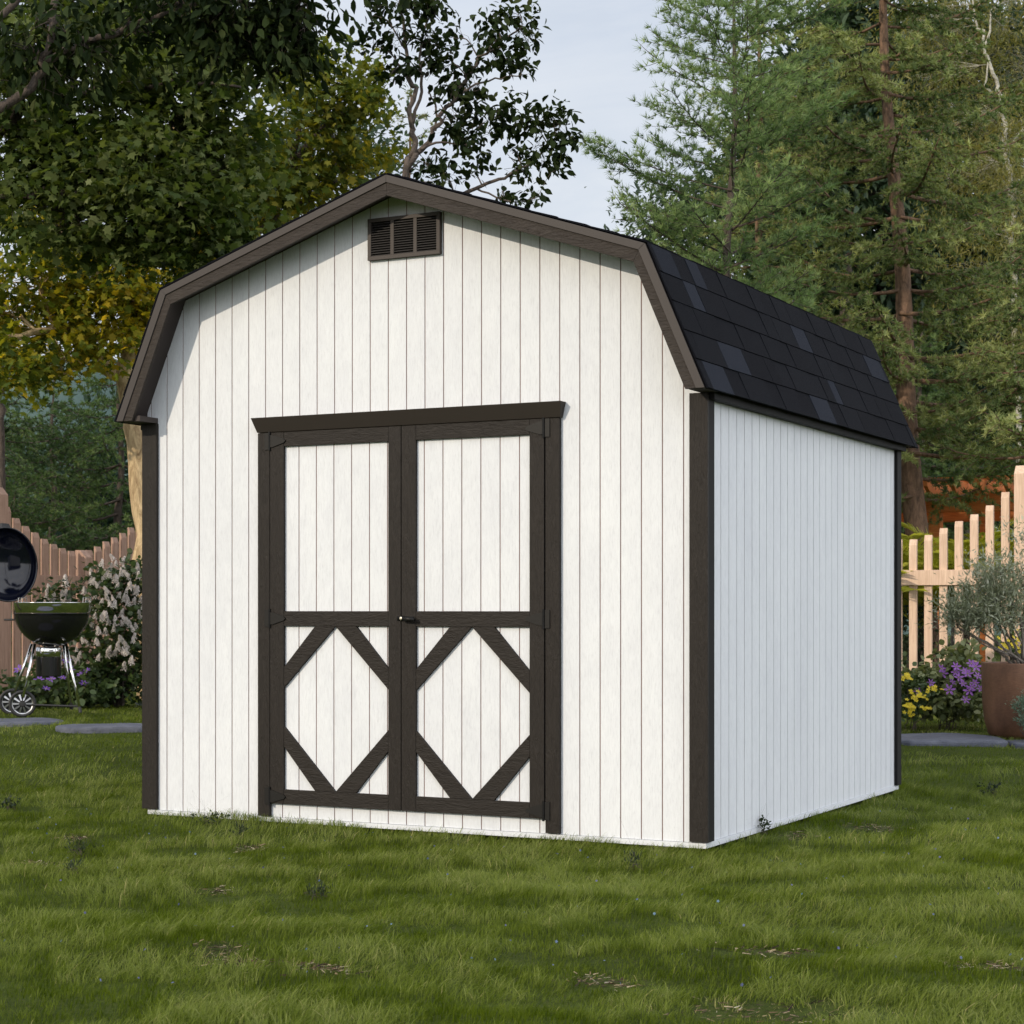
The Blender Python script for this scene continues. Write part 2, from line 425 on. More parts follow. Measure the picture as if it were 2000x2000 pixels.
# rake boards, front and back
ST = [(.0, 1.985), (.270, 2.606), (1.558, 3.036), (2.846, 2.606), (3.116, 1.985)]
for (ya, yb, yc) in ((-.150, -.130, -.1565), (3.242, 3.258, 3.262)):
    for i in range(4):
        mb = MB(); mb.prism([ST[i], ST[i + 1], IN[i + 1], IN[i]], ya, yb, 'y')
        mb.build('rake_board', RAKE_M, shed, bevel=.0015)
    for i in range(4):
        mb = MB(); mb.prism([OUT[i], OUT[i + 1], ST[i + 1], ST[i]], min(yc, yb) , max(yc, yb), 'y')
        mb.build('rake_edge', SMOOTH, shed, bevel=.0015)
# eave returns and eave fascia
for sx in (1, -1):
    f = lambda x: XC + sx * (x - XC)
    mb = MB(); a, b = ((3.072, 3.150) if sx > 0 else (-.03, .088)); mb.box(a, b, -.129, .0195, 1.9845, 2.012)
    mb.build('soffit', SOFFIT, shed)
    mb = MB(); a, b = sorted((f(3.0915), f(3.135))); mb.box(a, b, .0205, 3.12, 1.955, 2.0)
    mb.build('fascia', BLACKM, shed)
# gable vent
vent = empty('vent'); vent.parent = shed
vx0, vx1, vz0, vz1 = 1.362, 1.761, 2.709, 2.909
mb = MB(); fw = .018
mb.box(vx0, vx1, -.003, .024, vz0, vz0 + fw); mb.box(vx0, vx1, -.003, .024, vz1 - fw, vz1)
cols_ = [vx0, vx0 + .1275, vx0 + .2545, vx1 - .019]
for x in cols_: mb.box(x, x + .019, -.0024, .0235, vz0 + fw, vz1 - fw)
mb.build('frame', VENTM, vent, bevel=.001)
mb = MB(); mb.box(vx0 + .004, vx1 - .004, .0165, .0195, vz0 + .004, vz1 - .004); mb.build('backing', BLACKM, vent)
for i in range(3):
    a = cols_[i] + .019; b = cols_[i + 1]; mb = MB(); n = 14; h = (vz1 - vz0 - 2 * fw) / n
    for k in range(n):
        z = vz0 + fw + k * h
        mb.prism([(-.0005, z + .001), (.0155, z + h * .85), (.0155, z + h * .85 + .0018), (-.0005, z + .0028)], a + .0004, b - .0004, 'x')
    mb.build('louver', LOUV, vent)
# door casing, header
for x0, x1 in ((.722, .7925), (2.3165, 2.389)):
    mb = MB(); mb.box(x0, x1, -.002, .0185, .004, 1.905); mb.build('door_casing', TRIM_V, shed, bevel=.002)
mb = MB(); k = [(.705, -.040, 1.978), (2.412, -.040, 1.978), (2.396, -.008, 1.907), (.722, -.008, 1.907)]
B_ = [(.705, .0185, 1.978), (2.412, .0185, 1.978), (2.396, .0185, 1.907), (.722, .0185, 1.907)]
mb.v = k + B_; mb.f = [(0, 1, 2, 3), (7, 6, 5, 4), (0, 4, 5, 1), (1, 5, 6, 2), (2, 6, 7, 3), (3, 7, 4, 0)]; mb.m = [0] * 6
mb.build('door_header', HEADM, shed, bevel=.0015)
YF = -.004  # front face of the door frames
def door(x0, x1, sl, sr, hinge_left):
    d = empty('door'); d.parent = shed; d.location = (x0 if hinge_left else x1, 0, .07)
    z0, z1, m0, m1, zb = .069, 1.905, .948, 1.021, .141; ztp = 1.834
    ox0, ox1 = x0 + sl, x1 - sr; xm = (ox0 + ox1) / 2
    mb = MB(); front_boards(mb, x0 + .004, x1 - .004, z0 + .002, lambda x: z1 - .002, .0135, .0175, .0195)
    p = mb.build('panel', [SIDING, GROOVE], d); 
    parts = []
    for a, b in ((x0, ox0), (ox1, x1)):
        mb = MB(); mb.box(a, b, YF, .013, z0, z1); parts.append(mb.build('stile', TRIM_V, d, bevel=.0015))
    for a, b in ((z0, zb), (m0, m1), (ztp, z1)):
        mb = MB(); mb.box(ox0 + .0006, ox1 - .0006, YF + .0006, .0128, a, b); parts.append(mb.build('rail', TRIM_H, d, bevel=.0015))
    hw = xm - ox0; zu_i, zu_o, zl_i, zl_o = .645, .745, .452, .352; cut = .118
    for sx in (-1, 1):
        e = xm + sx * (hw - .0006)
        for (za, zi, zo) in ((m0 - .0006, zu_i, zu_o), (zb + .0006, zl_i, zl_o)):
            mb = MB(); mb.prism([(xm + sx * .0006, za), (xm + sx * (cut), za), (e, zo), (e, zi)], YF + .0012, .0125, 'y')
            parts.append(mb.build('brace', TRIM_H, d, bevel=.0015))
    # strap hinges
    hx = x0 if hinge_left else x1; s = 1 if hinge_left else -1
    for zc in (1.862, .985, .105):
        mb = MB()
        mb.prism([(hx + s * .004, zc - .030), (hx + s * .018, zc - .030), (hx + s * .085, zc - .010), (hx + s * .095, zc), (hx + s * .085, zc + .010), (hx + s * .018, zc + .030), (hx + s * .004, zc + .030)], YF - .0065, YF - .0002, 'y')
        mb.box(*sorted((hx - s * .030, hx - s * .005)), YF - .0035, -.0022, zc - .042, zc + .042)
        mb.tube([(hx, YF - .006, zc - .046), (hx, YF - .006, zc + .046)], .0055, 10)
        for q in (.030, .055, .078): mb.tube([(hx + s * q, YF - .0033, zc), (hx + s * q, YF - .0050, zc)], .0035, 8)
        parts.append(mb.build('hinge', IRON, d))
    if not hinge_left:
        mb = MB(); hz = .9855; hxx = x0 + .034
        mb.box(x0 - .022, x0 + .070, YF - .0045, YF - .0003, hz - .010, hz + .010)
        mb.lathe([(0, -.014), (.011, -.014), (.0135, -.008), (.0115, .0), (.011, .02), (0, .02)], (x0 + .022, YF - .017, hz), 20, 0, np.array([[1, 0, 0], [0, 0, 1], [0, -1, 0]]))
        mb.tube([(x0 + .024, YF - .024, hz), (x0 + .055, YF - .028, hz - .002), (x0 + .088, YF - .028, hz - .005)], [.012, .0125, .009], 12)
        h = mb.build('handle', IRON, d, smooth=True)
        mb = MB(); mb.lathe([(0, .002), (.0065, .0015), (.008, 0), (.008, -.003)], (x0 + .016, YF - .0335, hz + .001), 18, 0, np.array([[1, 0, 0], [0, 0, -1], [0, 1, 0]]))
        kh = mb.build('lock_cylinder', flat('brass_nickel', (.75, .70, .6), .25, 1.), d)
        parts += [h, kh]
    for q in [p] + parts: q.location = -d.location
    return d
door(.7965, 1.5485, .0815, .0695, True); door(1.5525, 2.3105, .0785, .0745, False)
for c in shed.children:
    c.location = c.location - shed.location

# ------------------------------------------------------------------ lawn
def flow_noise(x, y, s, seed):
    r = np.random.default_rng(seed); o = np.zeros_like(x)
    for i in range(7):
        a = r.random() * 2 * PI; k = s * (.6 + 1.3 * r.random()); o = o + np.sin(k * (x * math.cos(a) + y * math.sin(a)) + r.random() * 6.28 + 1.3 * np.sin(k * .6 * (x * math.sin(a + 1) + y * math.cos(a + 1))))
    return o / 7 ** .5
def make_ground():
    m, nt, b = newmat('soil_and_thatch')
    v = coords(nt)
    n1 = noise(nt, v, 1.1, 5); n2 = noise(nt, v, 45, 6, .7)
    r1 = ramp(nt, [(.3, (.026, .040, .007)), (.55, (.050, .070, .012)), (.70, (.07, .068, .026)), (.85, (.14, .11, .07))]); nt.links.new(n2, r1.inputs[0])
    r2 = ramp(nt, [(.35, (.8, .8, .8)), (.65, (1.2, 1.2, 1.1))]); nt.links.new(n1, r2.inputs[0])
    nt.links.new(mixc(nt, 1., r1.outputs[0], r2.outputs[0], 'MULTIPLY'), b.inputs['Base Color'])
    b.inputs['Roughness'].default_value = .95; b.inputs['Specular IOR Level'].default_value = .1
    bump(nt, b, n2, .8, .02)
    near = np.arange(-14, 34.01, .25)
    far = lambda s: np.array([60, 110, 200, 400, 900.]) if s > 0 else -np.array([60, 110, 200, 400, 900.])[::-1]
    xs = np.concatenate([far(-1), np.arange(-30, 24.01, .3), far(1)]); ys = np.concatenate([far(-1), np.arange(-14, 40.01, .3), far(1)])
    Xg, Yg = np.meshgrid(xs, ys, indexing='ij'); Zg = hgt(Xg, Yg)
    V = np.stack([Xg.ravel(), Yg.ravel(), Zg.ravel()], 1); nx, ny = len(xs), len(ys)
    i, j = np.meshgrid(np.arange(nx - 1), np.arange(ny - 1), indexing='ij'); a = (i * ny + j).ravel()
    q = np.stack([a, a + ny, a + ny + 1, a + 1], 1)
    o = np_mesh('ground', V, 0, 0, m, smooth=True, loops=q.ravel(), sizes=np.full(len(q), 4)); struct(o)
make_ground()
BARE = [(425, 1862, .09, .05), (470, 1885, .15, .02), (1500, 1868, .20, .035), (1500, 1992, .28, .05), (1940, 1893, .15, .03), (1180, 1928, .12, .03), (70, 1690, .11, .04), (140, 1640, .08, .04), (1700, 1620, .13, .05), (490, 1662, .08, .04), (420, 1745, .07, .025), (1550, 1637, .09, .04), (640, 1900, .12, .02)]
def bare_mask(x, y):
    m = np.zeros_like(x)
    for px, py, rl, rd in BARE:
        p = ground_px(px, py); dx = x - p[0]; dy = y - p[1]
        l = dx * R_[0] + dy * R_[1]; g = dx * G_[0] + dy * G_[1]
        wob = .25 * np.sin(l * 40 + px) + .2 * np.sin(g * 55 + l * 23)
        d = np.sqrt((l / rl) ** 2 + (g / (rd * 2.6)) ** 2) + wob
        m = np.maximum(m, 1 - ss(d, .7, 1.15))
    return m
STONES = [(20, 1414, 95, .30, 'flat blue grey stepping stone in front of the kettle grill wheels', 1), (205, 1424, 92, .22, 'long flat grey stepping stone running up to the dark left corner of the shed', 2),
          (1840, 1447, 118, .42, 'broad blue grey stepping stone just right of the shed in front of the flower bed', 3), (2060, 1456, 92, .3, 'blue grey stepping stone at the right edge before the terracotta brown pot', 4)]
def make_grass():
    m, nt, b = newmat('grass_blade')
    a = N(nt, 'ShaderNodeAttribute', attribute_name='rnd')
    r = ramp(nt, [(0, (.040, .062, .003)), (.25, (.080, .110, .006)), (.5, (.115, .150, .018)), (.72, (.155, .188, .042)), (.9, (.22, .242, .075)), (1, (.33, .29, .13))])
    nt.links.new(a.outputs['Fac'], r.inputs[0]); nt.links.new(r.outputs[0], b.inputs['Base Color'])
    b.inputs['Roughness'].default_value = .55; b.inputs['Specular IOR Level'].default_value = .14
    tr = N(nt, 'ShaderNodeBsdfTranslucent'); nt.links.new(mixc(nt, 1., r.outputs[0], (1.3, 1.5, .6), 'MULTIPLY'), tr.inputs[0])
    mx = N(nt, 'ShaderNodeMixShader'); mx.inputs[0].default_value = .35
    nt.links.new(b.outputs[0], mx.inputs[1]); nt.links.new(tr.outputs[0], mx.inputs[2]); nt.links.new(mx.outputs[0], nt.nodes['Material Output'].inputs[0])
    bands = [(4.2, 6.4, 15000, 1.1), (6.4, 8.6, 12000, 1.15), (8.6, 11.5, 6500, 1.4), (11.5, 15.6, 2600, 2.), (15.6, 21, 800, 3.2), (2.5, 9, -1500, 1.9), (9, 19, -450, 3.4)]
    Ps = []; Ws = []
    for t0, t1, dens, wf in bands:
        hw = .31 if dens > 0 else .72
        area = (t1 * t1 - t0 * t0) * hw; n = int(area * abs(dens))
        t = np.sqrt(rng.random(n) * (t1 * t1 - t0 * t0) + t0 * t0); a_ = (rng.random(n) * 2 - 1) * hw * t
        x = CAM[0] + G_[0] * t + R_[0] * a_; y = CAM[1] + G_[1] * t + R_[1] * a_
        if dens < 0: inside0 = (np.abs(a_) < .31 * t) & (t > 4.2)
        else: inside0 = np.zeros(n, bool)
        inside = inside0 | ((x > .01) & (x < 3.10) & (y > .03) & (y < 3.09))
        bm = bare_mask(x, y) if t0 < 11 else np.zeros(n)
        keep = (~inside) & (rng.random(n) > bm * .93)
        Ps.append(np.stack([x, y, t], 1)[keep]); Ws.append(np.full(keep.sum(), wf))
    P = np.concatenate(Ps); wf = np.concatenate(Ws); x, y, t = P.T; n = len(x)
    l = (x - CAM[0]) * R_[0] + (y - CAM[1]) * R_[1]
    # tussocks: low noise gives height, lean and tint
    cid = rng.integers(0, 10 ** 9, n)
    cell = .055 + .02 * (t > 8.6) + .03 * (t > 11.5)
    ix = np.floor(x / cell + .35 * np.sin(y / cell * 1.7)); iy = np.floor(y / cell + .35 * np.sin(x / cell * 2.1))
    hsh = lambda a, b: np.modf(np.abs(np.sin(ix * a + iy * b) * 43758.5453))[0]
    ca, cb, cc_, cd_ = hsh(12.9898, 78.233), hsh(39.346, 11.135), hsh(73.156, 52.235), hsh(26.651, 93.989)
    n1 = flow_noise(l * .8, t * 1.25, 4.4, 11); n2 = flow_noise(l, t * 1.1, 9., 12); n3 = flow_noise(l, t, 1.3, 13); n4 = flow_noise(l * 1., t * 1.1, 20., 14)
    lean_dir = .35 + .9 * flow_noise(l, t * 1.2, 2.2, 15) + .5 * n2 + .3 * n4 + (ca - .5) * 2.6 + rng.normal(0, .55, n)
    dx = R_[0] * np.cos(lean_dir) + G_[0] * np.sin(lean_dir) * .8; dy = R_[1] * np.cos(lean_dir) + G_[1] * np.sin(lean_dir) * .8
    mat_ = ss(.55 * n1 + .75 * n2 + .35 * n4 + .15, -.35, .55)   # 1 in the matted tussocks, 0 in the short bright turf between
    tall = np.clip(.10 + .80 * mat_ + .30 * (cb - .45), .0, 1.25)
    bm = bare_mask(x, y) * (t < 11)
    near_wall = ((x > -.12) & (x < 3.25) & (y > -.1) & (y < 3.2))
    L = (.021 + .042 * tall) * (.55 + .85 * rng.random(n)) * (1 - .55 * bm)
    L = np.where(near_wall, L + .008, L)
    L = np.where(t > 12.5, L * .7, L)
    lean = np.clip(.45 + 1.05 * tall + rng.normal(0, .30, n), .1, 2.1)
    wid = (.0006 + .0009 * rng.random(n) ** 2) * wf
    z = hgt(x, y) - .004
    rnd = np.clip(.20 + .42 * mat_ + .04 * n4 + .04 * n3 + .20 * (cc_ - .5) + rng.normal(0, .13, n) + (rng.random(n) < .006) * .5, 0, 1)
    rnd = np.where(bm > .3, np.clip(rnd + (rng.random(n) < .5) * .45, 0, 1), rnd)
    B = np.stack([x, y, z], 1); dirv = np.stack([dx, dy, np.zeros(n)], 1)
    ang = rng.random(n) * 6.28; sidev = np.stack([np.cos(ang) * .6 - dy, np.sin(ang) * .6 + dx, np.zeros(n)], 1); sidev = unit(sidev)
    curl = rng.normal(0, .30, n); V = np.zeros((n, 7, 3)); up = np.array([0, 0, 1.])
    for k, (s, ww) in enumerate(((0., 1.), (.36, .9), (.70, .62), (1., 0.))):
        c = B + (up * (np.sin(s * lean * 1.15) / (lean * 1.15) if False else 0)) 
        th = lean * 1.25
        ox = (1 - np.cos(th * s)) / th * L; oz = np.sin(th * s) / th * L
        c = B + dirv * ox[:, None] + up * oz[:, None] + np.stack([-dy, dx, np.zeros(n)], 1) * (curl * L * s * s)[:, None]
        if k < 3:
            V[:, 2 * k] = c - sidev * (wid * ww)[:, None]; V[:, 2 * k + 1] = c + sidev * (wid * ww)[:, None]
        else: V[:, 6] = c
    tf = np.array([0, 1, 3, 2, 2, 3, 5, 4, 4, 5, 6]); fs = np.array([4, 4, 3])
    loops = (tf[None] + (np.arange(n) * 7)[:, None]).ravel()
    o = np_mesh('grass', V.reshape(-1, 3), 0, 0, m, None, np.repeat(rnd, 7), False, loops, np.tile(fs, n))
    tag(o, 'green tufted wavy lawn grass with small thin patches around the shed', 'grass', kind='stuff')
    print('blades', n)
make_grass()
# straw and dead bits in the bare patches
def make_litter():
    P = []; 
    for px, py, rl, rd in BARE:
        c = ground_px(px, py); k = int(150 + 900 * rl * rd * 8)
        for _ in range(k):
            l = random.gauss(0, rl * .5); g = random.gauss(0, rd * 1.3); p = c + R_ * l + G_ * g; P.append(p)
    P = np.array(P); P[:, 2] = hgt(P[:, 0], P[:, 1]) + .004 + .012 * rng.random(len(P)); n = len(P)
    a = rng.normal(.2, .8, n); d = np.stack([np.cos(a), np.sin(a), rng.normal(0, .18, n)], 1); d = unit(d)
    X, Y, Z = frames(d, np.tile([0, 0, 1.], (n, 1)) + rng.normal(0, .4, (n, 3)))
    s = (.008 + .020 * rng.random(n) ** 1.5)[:, None]
    m = mat_leaf('dead_straw', [(.02, .012, .012), (.06, .035, .025), (.16, .11, .06), (.30, .24, .15), (.42, .38, .30)], .1, .8, .2, (1, 1, 1))
    o = scatter('straw_litter', [(-.09, 0, 0), (.09, 0, 0), (.05, 1, .03), (-.05, 1, .03)], [(0, 1, 2, 3)], P, X * s, Y * s, Z * s, rng.random(n) ** 1.6, m)
    tag(o, 'dry straw and dead leaf bits lying in the thin patches of lawn', 'litter', kind='stuff')
    # tiny blue flowers
    n = 240; t = np.sqrt(rng.random(n) * (10.5 ** 2 - 5.2 ** 2) + 5.2 ** 2); l = (rng.random(n) * 2 - 1) * .28 * t
    l = l + .25 * np.sin(t * 7); c = CAM + G_ * t[:, None] + R_ * l[:, None]
    ok = ~((c[:, 0] > -.1) & (c[:, 0] < 3.2) & (c[:, 1] > -.1) & (c[:, 1] < 3.2)); c = c[ok]; n = len(c)
    c[:, 2] = hgt(c[:, 0], c[:, 1]) + .03 + .02 * rng.random(n)
    d = unit(rng.normal(0, 1, (n, 3)) + np.array([0, -.3, 1.])); X, Y, Z = frames(unit(rng.normal(0, 1, (n, 3))), d)
    s = (.003 + .0025 * rng.random(n))[:, None]
    v = [(0, 0, .1)]; f = []
    for i in range(5):
        a0 = i * 2 * PI / 5; v += [(math.cos(a0 - .5) * .7, math.sin(a0 - .5) * .7, 0), (math.cos(a0) * 1.1, math.sin(a0) * 1.1, .1), (math.cos(a0 + .5) * .7, math.sin(a0 + .5) * .7, 0)]; f.append((0, 1 + 3 * i, 2 + 3 * i, 3 + 3 * i))
    m2 = mat_leaf('tiny_blue_petals', [(.05, .12, .22), (.12, .12, .30), (.18, .30, .42)], .2, .6, .2, (1, 1, 1))
    o = scatter('lawn_flowers', v, f, c, X * s, Y * s, Z * s, rng.random(n), m2); tag(o, 'tiny blue flowers sprinkled through the lawn', 'flowers', kind='stuff')
make_litter()

# ------------------------------------------------------------------ stepping stones
STONE = None
def stone_mat():
    m, nt, b = newmat('slate_stone'); v = coords(nt)
    n1 = noise(nt, v, 9, 8, .7); n2 = noise(nt, v, 60, 4, .7)
    r = ramp(nt, [(.3, (.050, .056, .082)), (.7, (.12, .13, .165))]); nt.links.new(n1, r.inputs[0]); nt.links.new(r.outputs[0], b.inputs['Base Color'])
    b.inputs['Roughness'].default_value = .75
    ad = N(nt, 'ShaderNodeMath', operation='ADD'); nt.links.new(n1, ad.inputs[0]); nt.links.new(n2, ad.inputs[1]); bump(nt, b, ad.outputs[0], .7, .01)
    return m
STONE = stone_mat()
for px, py, hwpx, dep, lab, sd_ in STONES:
    c = ground_px(px, py); t = float(np.dot(c - CAM, G_)); r = random.Random(sd_); hw = hwpx / F * t
    n = 26; ring = []
    for i in range(n):
        a = 2 * PI * i / n; k = 1 + .05 * math.sin(3 * a + sd_) + .04 * math.sin(5 * a + 2 * sd_) + r.uniform(-.015, .015)
        sx = math.copysign(abs(math.cos(a)) ** .7, math.cos(a)); sy = math.copysign(abs(math.sin(a)) ** .7, math.sin(a))
        ring.append((R_ * hw * sx * k + G_ * dep * sy * k))
    mb = MB()
    for zz, sc in ((-.06, 1.0), (.008, 1.0), (.022, .985), (.028, .95)):
        for q in ring: mb.v.append((q[0] * sc, q[1] * sc, zz + (.004 * math.sin(9 * q[0] + 5 * q[1]))))
    for k in range(3):
        for i in range(n):
            a = k * n + i; b_ = k * n + (i + 1) % n; mb.f.append((a, b_, b_ + n, a + n)); mb.m.append(0)
    mb.f.append(tuple(3 * n + i for i in range(n))); mb.m.append(0)
    o = mb.build('stepping_stone', STONE, smooth=False); o.location = (c[0], c[1], float(hgt(c[0], c[1])))
    tag(o, lab, 'stepping stone', 'stepping stones across the back of the lawn')

# ------------------------------------------------------------------ fences
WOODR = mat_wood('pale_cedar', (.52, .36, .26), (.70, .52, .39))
WOODL = mat_wood('shaded_pinkish_cedar', (.32, .195, .145), (.48, .31, .235))  # cedar darkened to hold the shade on the left fence
def picket(mb, along, out, base, wd, th, z0, z1, drop=.05):
    """upright board: along = unit vector of the fence, out = unit vector towards the camera side"""
    a = along * wd / 2; o = out * th
    b = np.array([base[0], base[1], 0.])
    P = lambda s, k, z: tuple(b + a * s + o * k + np.array([0, 0, z]))
    k = len(mb.v)
    mb.v += [P(-1, 0, z0), P(1, 0, z0), P(1, 1, z0), P(-1, 1, z0), P(-1, 0, z1), P(1, 0, z1), P(1, .45, z1), P(-1, .45, z1), P(1, 1, z1 - drop), P(-1, 1, z1 - drop)]
    for f in ((0, 3, 2, 1), (4, 5, 6, 7), (7, 6, 8, 9), (9, 8, 2, 3), (0, 1, 5, 4), (1, 2, 8, 6, 5), (3, 0, 4, 7, 9)):
        mb.f.append(tuple(k + i for i in f)); mb.m.append(0)
def fence(name, label, mat, origin, along, out, pitch, tops, wd, th, z0, posts, rails, group='scalloped picket fences behind the lawn'):
    f = empty(name, label, 'fence', (origin[0], origin[1], float(hgt(origin[0], origin[1]))), group)
    along = np.array(along, float); out = np.array(out, float); o3 = np.array([origin[0], origin[1], 0.])
    parts = []
    for s, zt_ in tops:
        mb = MB(); picket(mb, along, out, o3 + along * s, wd, th, z0, zt_); parts.append(mb.build('picket', mat, f, bevel=.002))
    for s, zt_, pw, pt in posts:
        mb = MB(); picket(mb, along, out, o3 + along * s - out * .02, pw, pt, 0.0, zt_, .07); parts.append(mb.build('post', mat, f, bevel=.003))
    for a, b, za, zb in rails:
        mb = MB(); p0 = o3 + along * a + out * (th + .001); p1 = o3 + along * b + out * (th + .001); q = out * .03
        k = [p0, p1, p1 + q, p0 + q]; mb.v = [tuple(v + np.array([0, 0, za])) for v in k] + [tuple(v + np.array([0, 0, zb])) for v in k]
        mb.f = [(0, 3, 2, 1), (4, 5, 6, 7), (0, 1, 5, 4), (1, 2, 6, 5), (2, 3, 7, 6), (3, 0, 4, 7)]; mb.m = [0] * 6
        parts.append(mb.build('rail', mat, f, bevel=.002))
    for c in parts: c.location = -f.location
    return f
# right: runs along X at Y 8.25
YR = 8.25
xr0 = 1.80
TOPS = [2.017, 1.908, 1.835, 1.780, 1.724, 1.667, 1.632]
tops = [(k * .131, z) for k, z in enumerate(TOPS[::-1])]
tops = [(-.131 * k, 1.632 + .002 * k + .03 * max(0, k - 1)) for k in range(1, 9)] + tops
tops += [(1.09 + .131 * k, z) for k, z in enumerate(TOPS)]
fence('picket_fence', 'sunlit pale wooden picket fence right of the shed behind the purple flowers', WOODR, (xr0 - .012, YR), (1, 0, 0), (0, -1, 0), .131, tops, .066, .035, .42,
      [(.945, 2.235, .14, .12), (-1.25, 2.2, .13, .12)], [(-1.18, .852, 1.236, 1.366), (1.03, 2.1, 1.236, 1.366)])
# left: runs along Y at X -6.1
pL = at(75, 1100, 18.0); XL = -6.1
def y_at(px):
    a = (px - 1000) / F; dx = R_[0] * a + G_[0]; dy = R_[1] * a + G_[1]; return CAM[1] + (XL - CAM[0]) / dx * dy
yl0 = y_at(48)
tl = []
TY = {-2: 993, -1: 1015, 0: 1030, 1: 1042, 2: 1054, 3: 1064, 4: 1072, 5: 1077, 7: 1075, 8: 1068, 9: 1058, 10: 1050, 11: 1041, 12: 1030, 13: 1011, 14: 990}
for k, yy in TY.items(): tl.append((.13 * k, 1.03 + (YH - yy) / F * (18.0 + .09 * k)))
for k in range(-12, -3): tl.append((.13 * k, 2.02 - .38 * math.sin((k + 12) / 8 * PI)))
for k in range(16, 24): tl.append((.13 * k, 2.02 - .38 * math.sin((k - 16) * .2)))
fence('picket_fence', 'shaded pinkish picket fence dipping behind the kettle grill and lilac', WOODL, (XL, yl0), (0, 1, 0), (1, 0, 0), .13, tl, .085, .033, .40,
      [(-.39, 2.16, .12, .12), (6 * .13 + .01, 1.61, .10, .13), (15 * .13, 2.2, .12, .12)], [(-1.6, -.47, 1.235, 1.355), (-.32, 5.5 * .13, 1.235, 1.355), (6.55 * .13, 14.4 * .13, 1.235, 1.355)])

# ------------------------------------------------------------------ trees
def P3(px, py, t): return np.asarray(at(px, py, t))
def smooth_path(pts, n=4):
    pts = [np.asarray(p, float) for p in pts]; out = []
    for i in range(len(pts) - 1):
        p0 = pts[max(i - 1, 0)]; p1 = pts[i]; p2 = pts[i + 1]; p3 = pts[min(i + 2, len(pts) - 1)]
        for k in range(n):
            t = k / n; out.append(.5 * ((2 * p1) + (-p0 + p2) * t + (2 * p0 - 5 * p1 + 4 * p2 - p3) * t * t + (-p0 + 3 * p1 - 3 * p2 + p3) * t ** 3))
    out.append(pts[-1]); return out
BARK_TAN = mat_bark('tan_bark', (.26, .17, .085), (.70, .54, .32), 16)
BARK_DK = mat_bark('dark_bark', (.035, .027, .022), (.10, .075, .06), 20)
BARK_RED = mat_bark('reddish_bark', (.075, .045, .030), (.25, .15, .095), 26)
BARK_GREY = mat_bark('grey_brown_bark', (.05, .04, .035), (.14, .11, .09), 24)
BARK_BIRCH = mat_bark('birch_bark', (.20, .19, .15), (.55, .53, .45), 9, 3.)

def leafy_tree(name, label, cat, limbs, clumps, tmpl, lsize, leafmat, barkmat, seed, group=None, per=16, twig=.35, flat_=.55, droop=.25, limb_r=.02, orient='up', smooth=False, nsides=8):
    """limbs: list of (points, r0, r1); clumps: (centre, (rx, ry, rz), number of leafy twigs)"""
    r = np.random.default_rng(seed); base = limbs[0][0][0]
    root = empty(name, label, cat, tuple(base), group)
    mb = MB(); nodes = []
    for pts, r0, r1 in limbs:
        sp = smooth_path(pts, 5); k = len(sp)
        sp = [p + r.normal(0, .012 * (r0 > .02) + .004, 3) * (0 < i < k - 1) for i, p in enumerate(sp)]
        rad = [r0 + (r1 - r0) * i / (k - 1) for i in range(k)]
        mb.tube(sp, rad, nsides if r0 < .06 else 14); nodes += [(p, q) for p, q in zip(sp, rad)]
    NP = np.array([p for p, _ in nodes]); NR = np.array([q for _, q in nodes])
    tw = mb; Pl = []; Dl = []; Sl = []; Rl = []
    for ci, (c, rad, cnt) in enumerate(clumps):
        c = np.asarray(c, float); rad = np.asarray(rad, float)
        dd = np.linalg.norm(NP - c, axis=1) + .6 * np.maximum(0, NP[:, 2] - c[2]); i = int(dd.argmin()); s = NP[i]
        mid = (s + c) / 2 + r.normal(0, .12, 3) * np.linalg.norm(c - s) * .5 + np.array([0, 0, .06])
        path = smooth_path([s, mid, c], 4); rr = min(NR[i] * .8, limb_r)
        tw.tube(path, [rr * (1 - .6 * k / (len(path) - 1)) for k in range(len(path))], 6, cap=False)
        shade = r.normal(0, .1)
        for _ in range(cnt):
            q = r.normal(0, 1, 3); q = q / np.linalg.norm(q) * r.random() ** .45
            e = c + q * rad; L = twig * (.6 + .8 * r.random())
            k = int(r.integers(1, len(path))); st = path[k]
            if np.linalg.norm(e - st) > 1e-3:
                m2 = (st + e) / 2 + r.normal(0, .05, 3) + np.array([0, 0, .03])
                tw.tube([st, m2, e], [rr * .32, rr * .25, rr * .12], 4, cap=False)
            out = unit(e - c + r.normal(0, .35, 3) * rad + np.array([0, 0, .1])) 
            n = int(per * (.6 + .8 * r.random())); u = r.random(n)
            tp = e + out * (u * L)[:, None] + r.normal(0, 1, (n, 3)) * L * .32 * np.array([1, 1, flat_])
            d = unit(out * .8 + r.normal(0, .75, (n, 3)) + np.array([0, 0, -droop * 1.6]))
            Pl.append(tp); Dl.append(d); Sl.append(lsize * (.65 + .7 * r.random(n))); Rl.append(np.clip(.45 + shade + r.normal(0, .22, n), 0, 1))
    tw.build('trunk' if cat == 'tree' else 'stems', barkmat, root, smooth=True, fix=False)
    P = np.concatenate(Pl); Dv = np.concatenate(Dl); s = np.concatenate(Sl)[:, None]; rn = np.concatenate(Rl)
    U = np.tile([0, 0, 1.], (len(P), 1)) + r.normal(0, .6, (len(P), 3))
    X, Y, Z = frames(Dv, U)
    scatter('crown', tmpl[0], tmpl[1], P, X * s, Y * s, Z * s, rn, leafmat, root, smooth)
    relocate(root)
    return root

